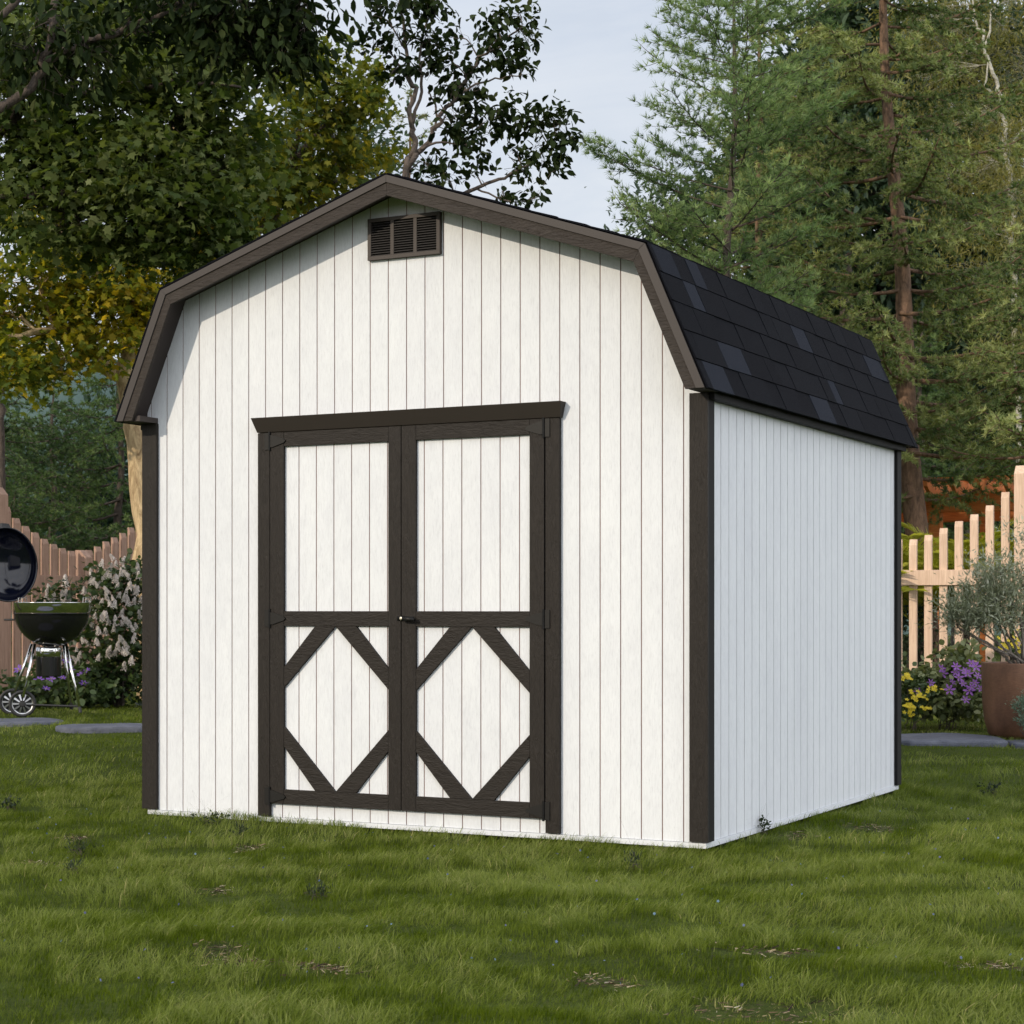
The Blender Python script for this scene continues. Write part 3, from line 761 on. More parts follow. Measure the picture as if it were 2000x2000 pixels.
def conifer(name, label, base, top, trunk_r, lens, leafmat, barkmat, seed, tmpl=T_LARCH, tsize=.045, step=.20, per=3, rise=.1, sag=.10, twigs=1.0, group=None, tstep=.055, tw_len=.34, asc=.0, bend=None, t_from=.08, thick=1.0, flat_=.35):
    """lens: list of (height fraction, branch length)"""
    r = np.random.default_rng(seed); base = np.asarray(base, float); top = np.asarray(top, float)
    root = empty(name, label, 'tree', tuple(base), group)
    H = np.linalg.norm(top - base)
    n = 26; sp = []
    for i in range(n):
        f = i / (n - 1); p = base + (top - base) * f
        if bend is not None: p = p + np.array([*bend, 0]) * math.sin(PI * f)
        p = p + np.array([math.sin(f * 17 + seed) * .02, math.cos(f * 13 + seed) * .02, 0]); sp.append(p)
    rad = [trunk_r * (1 - .93 * (i / (n - 1)) ** .9) for i in range(n)]
    rad[0] *= 1.25
    mb = MB(); mb.tube(sp, rad, 14)
    def tpos(f):
        k = min(int(f * (n - 1)), n - 2); u = f * (n - 1) - k; return sp[k] * (1 - u) + sp[k + 1] * u, rad[k] * (1 - u) + rad[k + 1] * u
    br = mb; TP = []; TD = []; TR = []
    hf = [a for a, _ in lens]; hl = [b for _, b in lens]
    h = t_from * H; az = r.random() * 6.28
    while h < H * .985:
        f = h / H; p, tr = tpos(f)
        for q in range(per if r.random() < .8 else per - 1):
            az += 2.39996 + r.normal(0, .35)
            L = float(np.interp(f, hf, hl)) * (.62 + .5 * r.random())
            if L < .06: continue
            d = np.array([math.cos(az), math.sin(az), 0.]); ns = max(5, int(L / .16)); pts = []
            rs = rise + asc * (.6 + .6 * r.random()); ph = r.random() * 6
            side = np.array([-d[1], d[0], 0])
            for i in range(ns + 1):
                u = i / ns
                pts.append(p + d * L * u + side * L * .06 * math.sin(u * 3 + ph) + np.array([0, 0, L * (rs * u - sag * 4 * u * (1 - u) * .5 + .5 * sag * u * u)]))
            r0 = min(tr * .34, .008 + .009 * L) * thick
            br.tube(pts, [r0 * (1 - .85 * i / ns) + .0015 for i in range(ns + 1)], 5, cap=False)
            shade = r.normal(0, .16)
            # side twigs in a loose flat spray
            m = int(L / .075 * twigs); 
            for k in range(m + 2):
                u = .14 + .86 * (k + r.random()) / (m + 2)
                j = min(int(u * ns), ns - 1); v = u * ns - j; q0 = pts[j] * (1 - v) + pts[j + 1] * v
                sgn = 1 if k % 2 else -1; tl_ = tw_len * (.35 + .65 * (1 - u) ** .7 + .2) * (.6 + .7 * r.random()) * min(1, .35 + L)
                if k >= m: tl_ *= .5; sgn *= .25
                dv = unit(d * .75 + side * sgn * (.85 + r.normal(0, .2)) + np.array([0, 0, r.normal(-.05, flat_) + asc * .8]))
                nk = max(2, int(tl_ / tstep)); tt = (np.arange(nk) + r.random()) / nk
                bend_ = np.array([0, 0, -.25 * tl_]) * (1 if asc < .2 else -.5)
                pp = q0 + dv * (tt * tl_)[:, None] + bend_ * (tt ** 2)[:, None]
                br.tube([q0, q0 + dv * tl_ * .5 + bend_ * .25, q0 + dv * tl_ + bend_], [.0035, .0028, .0014], 3, cap=False)
                TP.append(pp); TD.append(np.tile(dv, (nk, 1))); TR.append(np.clip(.45 + shade + .2 * (tt - .5) + r.normal(0, .16, nk), 0, 1))
        h += step * (.7 + .6 * r.random()) * (1 - .35 * f)
    br.build('trunk', barkmat, root, smooth=True, fix=False)
    P = np.concatenate(TP); Dv = np.concatenate(TD); rn = np.concatenate(TR); m = len(P)
    P = P + r.normal(0, .012, (m, 3)); Dv = unit(Dv * .6 + r.normal(0, .45, (m, 3)) + np.array([0, 0, .45]))
    X, Y, Z = frames(Dv, r.normal(0, 1, (m, 3))); s = (tsize * (.7 + .6 * r.random(m)))[:, None]
    scatter('crown', tmpl[0], tmpl[1], P, X * s, Y * s, Z * s, rn, leafmat, root)
    print(name, 'tufts', m)
    relocate(root); return root

LF_MAPLE = mat_leaf('maple_leaf', [(.06, .10, .018), (.11, .155, .025), (.19, .22, .03), (.36, .32, .035), (.52, .42, .06)], .52, .5, .15, (1.7, 1.4, .4))
LF_MAPLE_SHADE = mat_leaf('shaded_maple_leaf', [(.04, .068, .014), (.07, .105, .02), (.11, .14, .026), (.17, .18, .03), (.25, .23, .04)], .45, .6, .12, (1.6, 1.3, .4))  # maple leaf dulled to olive, holding the weaker light of the upper crown
LF_MAPLE_C = mat_leaf('cool_maple_leaf', [(.025, .045, .010), (.050, .080, .018), (.085, .115, .030), (.12, .15, .05), (.20, .23, .10)], .38, .55, .15, (1.4, 1.4, .6))
LF_DARK = mat_leaf('dark_backlit_leaf', [(.008, .015, .006), (.014, .025, .008), (.024, .038, .011), (.045, .055, .018)], .2, .7, .08, (1.2, 1.3, .5))  # near-black base also holds the backlit shade of these leaves
LF_LARCH = mat_leaf('larch_needle', [(.06, .095, .035), (.125, .175, .065), (.24, .28, .11), (.37, .40, .17)], .36, .6, .25, (1.3, 1.3, .6))
LF_CYP = mat_leaf('soft_light_needle', [(.065, .115, .045), (.13, .20, .08), (.22, .30, .13), (.34, .42, .20)], .4, .6, .25, (1.2, 1.3, .7))
LF_SPR = mat_leaf('dark_spruce_needle', [(.035, .065, .025), (.07, .12, .045), (.11, .17, .06), (.17, .22, .08)], .35, .6, .25, (1.2, 1.3, .6))
LF_BIRCH = mat_leaf('yellowing_birch_leaf', [(.10, .115, .035), (.15, .16, .05), (.20, .19, .065), (.25, .22, .08)], .35, .5, .3, (1.4, 1.3, .5))
LF_FAR = mat_leaf('far_broad_leaf', [(.020, .042, .024), (.034, .062, .034), (.052, .085, .046), (.07, .105, .055)], .3, .6, .3, (1.2, 1.3, .7))

# big maple whose tan trunk stands just left of the shed
t = 17.6
g = ground_at(292, t)
mt = [(list(map(np.array, [g, P3(284, 1050, t), P3(262, 830, t), P3(246, 730, t), P3(254, 640, t), P3(262, 520, t), P3(270, 360, t + .2), P3(300, 200, t + .3), P3(330, 60, t + .3)])), .125, .03),
      ([P3(247, 735, t), P3(205, 715, t - .1), P3(172, 672, t - .3), P3(120, 640, t - .6), P3(40, 655, t - .9), P3(-60, 640, t - 1.1)], .062, .02),
      ([P3(258, 600, t), P3(180, 520, t - .5), P3(110, 350, t - .9), P3(60, 200, t - 1.1)], .06, .02),
      ([P3(262, 520, t), P3(380, 440, t + .2), P3(520, 360, t + .4), P3(640, 270, t + .6)], .06, .015),
      ([P3(268, 400, t), P3(200, 290, t - .6), P3(100, 210, t - 1.0), P3(-40, 160, t - 1.2)], .05, .015),
      ([P3(285, 300, t), P3(400, 200, t - .4), P3(500, 150, t - .6)], .04, .012),
      ([P3(254, 660, t), P3(320, 560, t + .8), P3(420, 460, t + 1.6), P3(560, 420, t + 2.)], .05, .015),
      ([P3(165, 665, t - .3), P3(140, 720, t - .4), P3(95, 740, t - .5)], .02, .008)]
rr = np.random.default_rng(5)
def cloud(spec, t0, seed=0, zsc=1.):
    """spec rows: px, py, rx_px, ry_px, depth offset, twigs"""
    out = []
    for px, py, rx, ry, dt_, cnt in spec:
        k = (t0 + dt_) / F
        rx_m = rx * k; ry_m = ry * k
        out.append((P3(px, py, t0 + dt_), (rx_m, min(rx_m, .9) if rx_m > .5 else rx_m * 1.2, ry_m * zsc), cnt))
    return out
warm = cloud([(300, 480, 90, 60, .2, 34), (430, 440, 80, 60, .3, 30), (490, 360, 80, 80, .5, 34), (560, 300, 80, 70, .7, 30), (650, 240, 60, 70, .8, 26), (690, 190, 40, 60, .8, 16), (610, 160, 60, 50, .9, 22), (600, 380, 90, 40, 1.2, 26), (680, 330, 60, 40, 1.2, 16),
              (230, 600, 75, 50, -.3, 30), (160, 600, 60, 55, -.5, 26), (200, 660, 60, 35, -.5, 20), (60, 540, 70, 50, -.7, 24), (40, 720, 75, 45, -.9, 26), (120, 700, 50, 30, -.7, 14), (280, 560, 50, 50, 0, 20), (280, 655, 30, 35, -.1, 9), (20, 620, 60, 50, -.6, 18), (90, 470, 60, 50, -.4, 20), (180, 500, 70, 50, -.2, 26), (380, 500, 60, 35, .3, 18), (20, 680, 50, 50, .2, 16)], t)
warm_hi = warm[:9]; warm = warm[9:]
leafy_tree('maple_tree', 'large maple with sunlit tan trunk and yellow green leaves rising left of the shed', 'tree', mt[:3] + mt[4:6] + mt[7:], warm, L_MAPLE, .070, LF_MAPLE, BARK_TAN, 21, per=30, twig=.34, flat_=.6, droop=.3, limb_r=.022)

t = 18.6; g = ground_at(480, t)  # added trunk for the less lit upper crown of the maple
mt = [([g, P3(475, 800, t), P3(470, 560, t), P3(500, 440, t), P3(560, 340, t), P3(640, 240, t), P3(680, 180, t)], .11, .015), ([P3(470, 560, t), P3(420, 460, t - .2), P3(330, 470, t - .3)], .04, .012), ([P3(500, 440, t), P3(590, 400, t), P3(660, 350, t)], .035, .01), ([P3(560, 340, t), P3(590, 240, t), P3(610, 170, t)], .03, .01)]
leafy_tree('maple_tree', 'upper maple crown with shade toned olive leaves on an added trunk rising directly behind the left slope of the shed roof', 'tree', mt, warm_hi, L_MAPLE, .072, LF_MAPLE_SHADE, BARK_DK, 27, per=30, twig=.34, flat_=.6, droop=.3, limb_r=.02)

# second maple, cooler green, its boughs hanging in front of the first from beyond the left edge
t = 15.2
g = ground_at(-210, t)
mt = [([g, P3(-200, 900, t), P3(-160, 600, t), P3(-80, 400, t), P3(10, 255, t), P3(90, 190, t + .1), P3(150, 205, t + .1)], .085, .016),
      ([P3(60, 200, t), P3(140, 208, t), P3(175, 212, t), P3(200, 250, t), P3(230, 290, t), P3(268, 272, t)], .035, .008),
      ([P3(10, 255, t), P3(70, 120, t), P3(180, 40, t + .2), P3(300, -20, t + .3)], .07, .02),
      ([P3(-80, 400, t), P3(60, 380, t - .3), P3(200, 380, t - .4), P3(330, 400, t - .4)], .035, .01),
      ([P3(90, 190, t), P3(230, 170, t - .2), P3(380, 160, t - .3), P3(470, 170, t - .3)], .03, .01)]
cool = cloud([(330, 170, 90, 50, -.1, 34), (420, 150, 70, 50, 0, 26), (250, 240, 90, 60, 0, 36), (340, 270, 90, 60, -.1, 38), (400, 340, 80, 60, 0, 34), (280, 350, 90, 55, -.2, 38), (190, 340, 80, 55, -.2, 32), (350, 420, 90, 50, -.3, 38), (250, 440, 90, 55, -.3, 36), (420, 430, 50, 50, -.1, 22), (150, 430, 90, 55, -.3, 34), (40, 290, 80, 60, 0, 30), (30, 160, 60, 60, -.4, 24), (120, 120, 80, 70, .2, 30), (230, 60, 90, 60, .4, 34), (360, 60, 80, 60, .4, 30), (60, 400, 90, 60, 0, 30), (330, 510, 70, 25, -.2, 20), (120, 300, 90, 60, .2, 30), (440, 250, 60, 60, .3, 20), (10, 50, 80, 60, .3, 24), (110, 20, 80, 50, .3, 22), (470, 90, 70, 60, .6, 22)], t)
leafy_tree('maple_tree', 'maple with cool dark green leaves hanging in from the upper left corner', 'tree', mt, cool, L_MAPLE, .070, LF_MAPLE_C, BARK_DK, 22, per=30, twig=.32, flat_=.6, droop=.35, limb_r=.02)

# tree with glossy dark backlit leaves overhanging the top
t = 13.2
g = ground_at(-330, t)
mt = [([g, P3(-300, 800, t), P3(-220, 420, t), P3(-60, 250, t), P3(60, 170, t), P3(100, 70, t), P3(118, -60, t)], .05, .022),
      ([P3(80, 120, t), P3(150, 90, t), P3(230, 60, t), P3(380, 10, t), P3(520, -10, t)], .028, .012),
      ([P3(-60, 250, t), P3(-30, 100, t), P3(60, -40, t)], .04, .02),
      ([P3(118, -60, t), P3(300, -90, t), P3(520, -60, t), P3(600, 0, t)], .03, .01)]
dk = cloud([(560, 40, 50, 45, 0, 30), (500, 90, 50, 40, 0, 30), (590, 95, 30, 28, 0, 16), (430, 50, 60, 45, 0, 32), (540, 140, 40, 20, 0, 15), (350, 20, 70, 40, 0, 26), (260, 60, 60, 40, .1, 18), (90, 60, 70, 60, .1, 22), (60, 110, 60, 40, .1, 16), (110, 160, 50, 30, .1, 12), (180, 110, 60, 40, .1, 16), (440, 110, 40, 25, 0, 14), (570, 0, 50, 30, 0, 18), (480, 10, 60, 30, 0, 18)], t)
leafy_tree('magnolia_tree', 'tree with glossy dark backlit leaves overhanging the top left of the picture', 'tree', mt, dk, L_OVAL, .105, LF_DARK, BARK_DK, 23, per=11, twig=.26, flat_=.8, droop=.75, limb_r=.014)

# slender sapling at the left edge
t = 19.
g = ground_at(4, t)
mt = [([g, P3(4, 900, t), P3(2, 760, t), P3(-2, 660, t), P3(-14, 560, t), P3(-20, 420, t), P3(-10, 300, t)], .040, .015),
      ([P3(-30, 780, t), P3(0, 740, t), P3(35, 660, t), P3(75, 590, t), P3(105, 520, t), P3(120, 450, t)], .017, .005),
      ([P3(0, 660, t), P3(22, 670, t), P3(20, 640, t), P3(0, 590, t)], .008, .004)]
dk = cloud([(110, 470, 45, 50, 0, 12), (140, 520, 35, 40, 0, 10), (60, 470, 40, 40, 0, 10), (40, 420, 50, 40, 0, 10), (150, 580, 28, 35, 0, 5), (30, 610, 28, 30, 0, 4), (170, 470, 30, 25, 0, 6), (0, 380, 60, 60, 0, 14), (20, 520, 40, 40, 0, 7)], t)
leafy_tree('young_tree', 'thin dark stemmed young tree at the left edge behind the picket fence', 'tree', mt, dk, L_OVAL, .10, LF_DARK, BARK_DK, 24, per=7, twig=.2, flat_=.9, droop=.8, limb_r=.008)

# dark small tree right behind the shed roof
t = 13.6
g = ground_at(780, t)
mt = [([g, P3(785, 700, t), P3(790, 360, t), P3(803, 300, t), P3(806, 240, t), P3(802, 180, t), P3(793, 100, t), P3(785, 20, t), P3(780, -50, t)], .034, .006),
      ([P3(795, 330, t), P3(815, 295, t), P3(845, 262, t), P3(865, 225, t), P3(905, 160, t), P3(940, 115, t), P3(985, 80, t), P3(1020, 50, t)], .024, .005),
      ([P3(806, 240, t), P3(822, 180, t), P3(820, 100, t), P3(840, 20, t), P3(850, -40, t)], .014, .004),
      ([P3(850, 255, t), P3(852, 210, t), P3(836, 180, t)], .010, .005),
      ([P3(820, 290, t), P3(860, 278, t), P3(920, 284, t)], .012, .004),
      ([P3(880, 200, t), P3(930, 165, t), P3(990, 150, t), P3(1030, 145, t)], .010, .003),
      ([P3(790, 460, t + .1), P3(860, 400, t + .1), P3(930, 368, t + .1), P3(985, 345, t), P3(1040, 315, t), P3(1085, 270, t)], .020, .005),
      ([P3(905, 378, t + .1), P3(970, 352, t + .2), P3(1030, 330, t + .2)], .012, .004),
      ([P3(930, 368, t + .1), P3(1000, 395, t), P3(1050, 385, t)], .008, .003),
      ([P3(803, 170, t), P3(765, 105, t), P3(730, 90, t)], .007, .003), ([P3(795, 100, t), P3(755, 40, t), P3(725, 30, t)], .007, .003)]
dk = [(c_, (r0_ * .8, r1_ * .8, r2_ * .8), max(3, int(n_ * .82))) for c_, (r0_, r1_, r2_), n_ in cloud([(745, 20, 32, 25, 0, 10), (800, 20, 45, 30, 0, 22), (850, 30, 35, 30, 0, 15), (730, 85, 26, 18, 0, 6), (780, 80, 40, 30, 0, 16), (840, 90, 45, 30, 0, 17), (890, 75, 25, 22, 0, 6), (760, 150, 30, 22, 0, 7), (820, 140, 40, 30, 0, 13), (870, 130, 25, 30, 0, 6),
            (960, 60, 30, 24, 0, 10), (1010, 35, 28, 22, 0, 10), (1030, 85, 24, 30, 0, 10), (970, 110, 40, 30, 0, 15), (1010, 135, 30, 20, 0, 10), (920, 150, 30, 26, 0, 7), (880, 190, 34, 30, 0, 12), (920, 180, 30, 20, 0, 7),
            (880, 240, 34, 34, 0, 14), (910, 290, 34, 36, 0, 15), (930, 225, 25, 20, 0, 8), (985, 225, 36, 26, 0, 13), (1020, 250, 30, 22, 0, 9), (960, 260, 30, 25, 0, 8), (1070, 235, 34, 25, 0, 13), (1100, 270, 30, 30, 0, 12), (1060, 300, 40, 34, 0, 17), (1095, 335, 24, 20, 0, 6), (1030, 345, 34, 22, 0, 9), (870, 350, 34, 22, 0, 9), (920, 340, 25, 20, 0, 6), (980, 385, 26, 12, 0, 6), (1040, 395, 26, 14, 0, 7), (840, 330, 30, 20, 0, 8), (1000, 300, 26, 20, 0, 5), (850, 200, 20, 20, 0, 4)], t)]
leafy_tree('magnolia_tree', 'slender tree with dark backlit leaves standing alone against the sky behind the shed ridge', 'tree', mt, dk, L_OVALW, .068, LF_DARK, BARK_GREY, 25, per=9, twig=.11, flat_=.9, droop=.7, limb_r=.006, nsides=7)

# conifers
def base_top(px0, px1, t, ztop):
    b_ = ground_at(px0, t); a = (px1 - 1000) / F; tp = CAM + t * (R_ * a + G_); tp[2] = ztop; return b_, tp
G_LARCH = 'conifers behind the fence and the shed'
b_, tp = base_top(1812, 1700, 18.2, 8.8)
conifer('larch_tree', 'tall larch with straight reddish brown trunk right of the shed', b_, tp, .145, [(0, .9), (.1, 1.4), (.3, 1.75), (.5, 1.55), (.7, 1.2), (.9, .5), (1, .1)], LF_LARCH, BARK_RED, 31, step=.235, per=3, rise=.10, sag=.16, twigs=1.0, tsize=.054, tstep=.040, tw_len=.42, group=G_LARCH, flat_=.22, t_from=.235)
b_, tp = base_top(1500, 1478, 19.6, 7.9)
conifer('larch_tree', 'larch with thin orange brown trunk standing behind the roof of the shed', b_, tp, .10, [(0, 1.2), (.3, 1.5), (.5, 1.2), (.7, .75), (.9, .35), (1, .08)], LF_LARCH, BARK_RED, 32, step=.27, per=3, rise=.08, sag=.14, tsize=.056, tstep=.045, tw_len=.36, group=G_LARCH)
b_, tp = base_top(1400, 1440, 16.6, 7.0)
conifer('bald_cypress', 'soft light green conifer reaching its long boughs leftward into the sky', b_, tp, .085, [(0, .7), (.3, .95), (.5, .95), (.58, .95), (.68, 1.45), (.76, .8), (.85, 1.05), (.95, .6), (1, .15)], LF_CYP, BARK_DK, 33, tmpl=T_LONG, tsize=.075, step=.24, per=3, rise=.12, sag=.06, asc=.30, twigs=1.05, tw_len=.38, tstep=.032, group=G_LARCH, thick=.8, t_from=.3)
b_, tp = base_top(2030, 2010, 17.0, 4.6)
conifer('larch_tree', 'shorter larch cut off by the right edge beside the tall one', b_, tp, .09, [(0, .7), (.2, 1.0), (.6, .8), (.9, .35), (1, .08)], LF_LARCH, BARK_RED, 34, step=.19, per=3, rise=.06, sag=.12, t_from=.52, tsize=.056, tstep=.045, tw_len=.36, group=G_LARCH)
b_, tp = base_top(1790, 1800, 25., 5.0)
conifer('larch_tree', 'dense low green conifer filling the gap behind the pergola and tall larch', b_, tp, .12, [(0, 1.3), (.3, 1.7), (.6, 1.3), (.9, .4), (1, .1)], LF_SPR, BARK_GREY, 35, step=.17, per=4, rise=.0, sag=.14, tsize=.055, tstep=.05, tw_len=.4, group=G_LARCH, t_from=.4)
b_, tp = base_top(806, 800, 19.5, 6.6)
conifer('larch_tree', 'thin sparse larch with orange trunk seen behind the dark backlit tree', b_, tp, .075, [(0, .9), (.4, .85), (.7, .6), (.85, .32), (1, .06)], LF_LARCH, BARK_RED, 36, step=.30, per=2, rise=.05, sag=.12, tsize=.042, tstep=.05, tw_len=.26, twigs=.8, group=G_LARCH, t_from=.45)
# dark spruces low on the left
G_SPR = 'dark spruces low behind the left fence'
for (p0, p1, t, zt_, L, sd_, lab) in ((236, 232, 21.5, 4.1, 1.5, 41, 'dark green spruce with drooping boughs directly left of the shed corner'), (100, 104, 23., 3.9, 1.7, 42, 'dark spruce behind the middle of the shaded picket fence'), (-30, -40, 21., 4.4, 1.6, 43, 'dark spruce half cut off by the left edge above the kettle grill lid')):
    b_, tp = base_top(p0, p1, t, zt_)
    conifer('spruce_tree', lab, b_, tp, .09, [(0, L), (.3, L), (.6, L * .8), (.85, L * .4), (1, .08)], LF_SPR, BARK_DK, sd_, step=.22, per=3, rise=-.05, sag=.18, tsize=.050, tstep=.055, tw_len=.42, group=G_SPR, t_from=.16)

# birch and far broadleaf trees
t = 25.
g = ground_at(1990, t)
mt = [([g, P3(1985, 700, t), P3(1975, 420, t), P3(1962, 270, t), P3(1955, 200, t), P3(1940, 145, t), P3(1922, 95, t), P3(1918, 60, t), P3(1905, 45, t), P3(1895, -40, t)], .04, .01),
      ([P3(1955, 210, t), P3(1935, 180, t), P3(1925, 165, t), P3(1930, 120, t)], .02, .01), ([P3(1922, 90, t), P3(1934, 60, t), P3(1935, 20, t)], .02, .01),
      ([P3(1962, 300, t), P3(2030, 200, t), P3(2060, 60, t)], .02, .008)]
bc = cloud([(1780, 60, 70, 60, .6, 40), (1850, 120, 80, 70, .8, 46), (1790, 150, 60, 60, .8, 34), (1840, 30, 70, 40, .6, 30), (1960, 60, 70, 60, .8, 40), (2000, 150, 60, 80, .8, 40), (1900, 230, 80, 70, .8, 46), (1820, 250, 80, 60, .9, 40), (1990, 270, 60, 70, .9, 40), (1920, 340, 80, 60, .9, 46), (1990, 380, 60, 60, .9, 34), (1850, 350, 70, 60, 1., 34), (1940, 440, 80, 50, .9, 36), (1870, 440, 60, 50, 1., 24), (1990, 0, 60, 50, .8, 24), (1900, 0, 50, 40, .8, 20), (1960, 290, 40, 50, -.5, 30), (1975, 380, 50, 60, -.5, 40), (1985, 500, 60, 80, -.4, 60), (1985, 680, 60, 80, -.4, 40), (1960, 620, 60, 60, -.3, 30), (1900, 540, 70, 60, .5, 34), (1985, 250, 40, 40, -.3, 14), (1820, 90, 70, 70, 1.4, 40), (1940, 160, 90, 90, 1.6, 50), (1860, 260, 90, 90, 1.6, 50)], t)
leafy_tree('birch_tree', 'pale barked birch with yellowish leaves in the upper right corner', 'tree', mt, bc, L_NARROW, .085, LF_BIRCH, BARK_BIRCH, 26, per=26, twig=.4, flat_=.8, droop=.5, limb_r=.005)
def far_tree(name, label, px, t, spec, mat, seed, ls=.15, r0=.2, per=18, group=None):
    g = ground_at(px, t); top = min(s[1] for s in spec)
    mt = [([g, P3(px, 900, t), P3(px + 5, (top + 900) / 2, t), P3(px, top + 40, t)], r0, .03)]
    return leafy_tree(name, label, 'tree', mt, cloud(spec, t), L_OVAL, ls, mat, BARK_DK, seed, group=group, per=per, twig=.7, flat_=.8, droop=.2, limb_r=.04)
GF = 'broadleaf trees far behind the conifers'
far_tree('broadleaf_tree', 'blue green broadleaf tree peeping out between the two larch tops', 1650, 31., [(1600, 150, 40, 40, 0, 20), (1640, 90, 45, 40, 0, 26), (1690, 60, 45, 40, 0, 26), (1590, 220, 40, 40, 0, 22), (1660, 190, 60, 60, 0, 36), (1720, 150, 60, 70, 0, 36), (1640, 290, 70, 60, 0, 40), (1740, 260, 60, 60, 0, 30), (1560, 300, 40, 50, 0, 20), (1600, 390, 80, 60, 0, 40), (1700, 380, 80, 60, 0, 40), (1560, 480, 80, 50, 0, 34), (1600, 300, 100, 100, 1.5, 60), (1700, 200, 100, 110, 1.5, 70), (1660, 420, 110, 90, 1.5, 60), (1800, 120, 80, 110, 2, 60), (1900, 150, 100, 130, 2, 80), (1990, 160, 80, 140, 2, 60), (1840, 330, 110, 110, 2, 70), (1960, 360, 100, 110, 2, 70), (1480, 420, 70, 60, 1, 40), (1530, 380, 50, 60, 1, 30)], LF_FAR, 51, ls=.22, per=26, group=GF)
far_tree('broadleaf_tree', 'rounded broadleaf tree just above the shed roof beside the open sky', 1330, 30., [(1275, 462, 28, 20, 0, 16), (1310, 450, 30, 24, 0, 22), (1350, 430, 40, 40, 0, 34), (1330, 490, 50, 34, 0, 34), (1400, 450, 50, 50, 0, 34), (1460, 480, 60, 50, 0, 34), (1400, 540, 60, 40, 0, 30), (1350, 400, 25, 20, 0, 8)], LF_FAR, 52, ls=.13, group=GF)
far_tree('broadleaf_tree', 'broad green tree behind the tall larch and above the pergola', 1880, 33., [(1800, 560, 90, 70, 0, 44), (1900, 560, 90, 70, 0, 44), (1990, 540, 70, 80, 0, 36), (1850, 680, 100, 70, 0, 50), (1960, 690, 90, 70, 0, 44), (1760, 720, 80, 60, 0, 36), (1860, 800, 110, 60, 0, 50), (1980, 810, 70, 60, 0, 30), (1700, 560, 80, 70, 0, 36), (1680, 660, 70, 60, 0, 30), (1780, 860, 80, 50, 0, 30), (1760, 480, 120, 90, 1, 60), (1900, 470, 120, 80, 1, 60), (1600, 520, 90, 70, 1, 50), (1620, 600, 80, 60, 1, 40)], LF_FAR, 53, ls=.2, per=24, group=GF)
far_tree('broadleaf_tree', 'far green broadleaf tree glimpsed between maple and shed roof', 560, 30., [(600, 330, 70, 50, 0, 36), (520, 400, 80, 50, 0, 36), (680, 330, 60, 50, 0, 30), (450, 470, 80, 50, 0, 36), (560, 460, 80, 40, 0, 30), (660, 250, 50, 40, 0, 22), (350, 540, 80, 50, 0, 30), (720, 290, 35, 40, 0, 14)], LF_FAR, 54, group=GF)

# distant hill and wood
def hill():
    m, nt, b = newmat('hill_side'); v = coords(nt)
    r = ramp(nt, [(.35, (.030, .060, .055)), (.65, (.060, .10, .085))]); nt.links.new(noise(nt, v, .35, 8, .7), r.inputs[0]); nt.links.new(r.outputs[0], b.inputs['Base Color'])
    b.inputs['Roughness'].default_value = 1.
    xs = np.linspace(-1, 1, 160); k = []; 
    V = []; 
    for i, x in enumerate(xs):
        for j, q in enumerate(np.linspace(0, 1, 24)):
            l = x * 90; tt = 75 + q * 70 
            hh = (22 + 6 * math.sin(x * 5) + 2.5 * math.sin(x * 17 + 1) + .9 * math.sin(x * 61)) * math.sin(min(1, q * 1.4) * PI / 2) ** 1.2 * (1 - .45 * math.exp(-((x - .02) / .2) ** 2))
            hh += .6 * math.sin(l * .9 + tt) * q
            p = CAM + G_ * tt + R_ * l; V.append((p[0], p[1], -.5 + hh))
    mb = MB(); mb.v = V
    for i in range(159):
        for j in range(23): a = i * 24 + j; mb.f.append((a, a + 24, a + 25, a + 1)); mb.m.append(0)
    struct(mb.build('hill', m, smooth=True))
hill()
def wood():
    r = np.random.default_rng(77); P = []; Sz = []; Rn = []
    for i in range(70):
        l = r.uniform(-34, 34); tt = r.uniform(42, 60); h = r.uniform(4.5, 7.5) if l < 6 else r.uniform(6.5, 11)
        if -6.5 < l < 5: h *= .75
        c = CAM + G_ * tt + R_ * l; w_ = r.uniform(1.8, 3.); n = 620
        q = r.normal(0, 1, (n, 3)); q = unit(q) * (r.random(n) ** .35)[:, None]
        pp = np.stack([c[0] + q[:, 0] * w_, c[1] + q[:, 1] * w_, h * .55 + q[:, 2] * h * .45], 1) + r.normal(0, .3, (n, 3))
        P.append(pp); Rn.append(np.clip(.4 + r.normal(0, .15) + r.normal(0, .2, n), 0, 1))
    P = np.concatenate(P); n = len(P); d = unit(r.normal(0, 1, (n, 3)) + np.array([0, 0, -.4])); X, Y, Z = frames(d, r.normal(0, 1, (n, 3)) + np.array([0, 0, 1.])); s = (.45 * (.6 + .8 * r.random(n)))[:, None]
    m = mat_leaf('distant_foliage', [(.020, .042, .028), (.035, .065, .042), (.055, .09, .055)], .3, .7, .2, (1.1, 1.2, .7))
    v = []; f = []
    for k in range(5):
        q = r.normal(0, .5, 3); dd = unit(r.normal(0, 1, 3)); e = unit(np.cross(dd, r.normal(0, 1, 3))); j = len(v)
        v += [tuple(q), tuple(q + dd * .35 + e * .16), tuple(q + dd * .7), tuple(q + dd * .35 - e * .16)]; f.append((j, j + 1, j + 2, j + 3))
    o = scatter('distant_wood', v, f, P, X * s, Y * s, Z * s, np.concatenate(Rn), m)
    tag(o, 'hazy green wood closing the view far behind the garden', 'wood', kind='stuff')
wood()

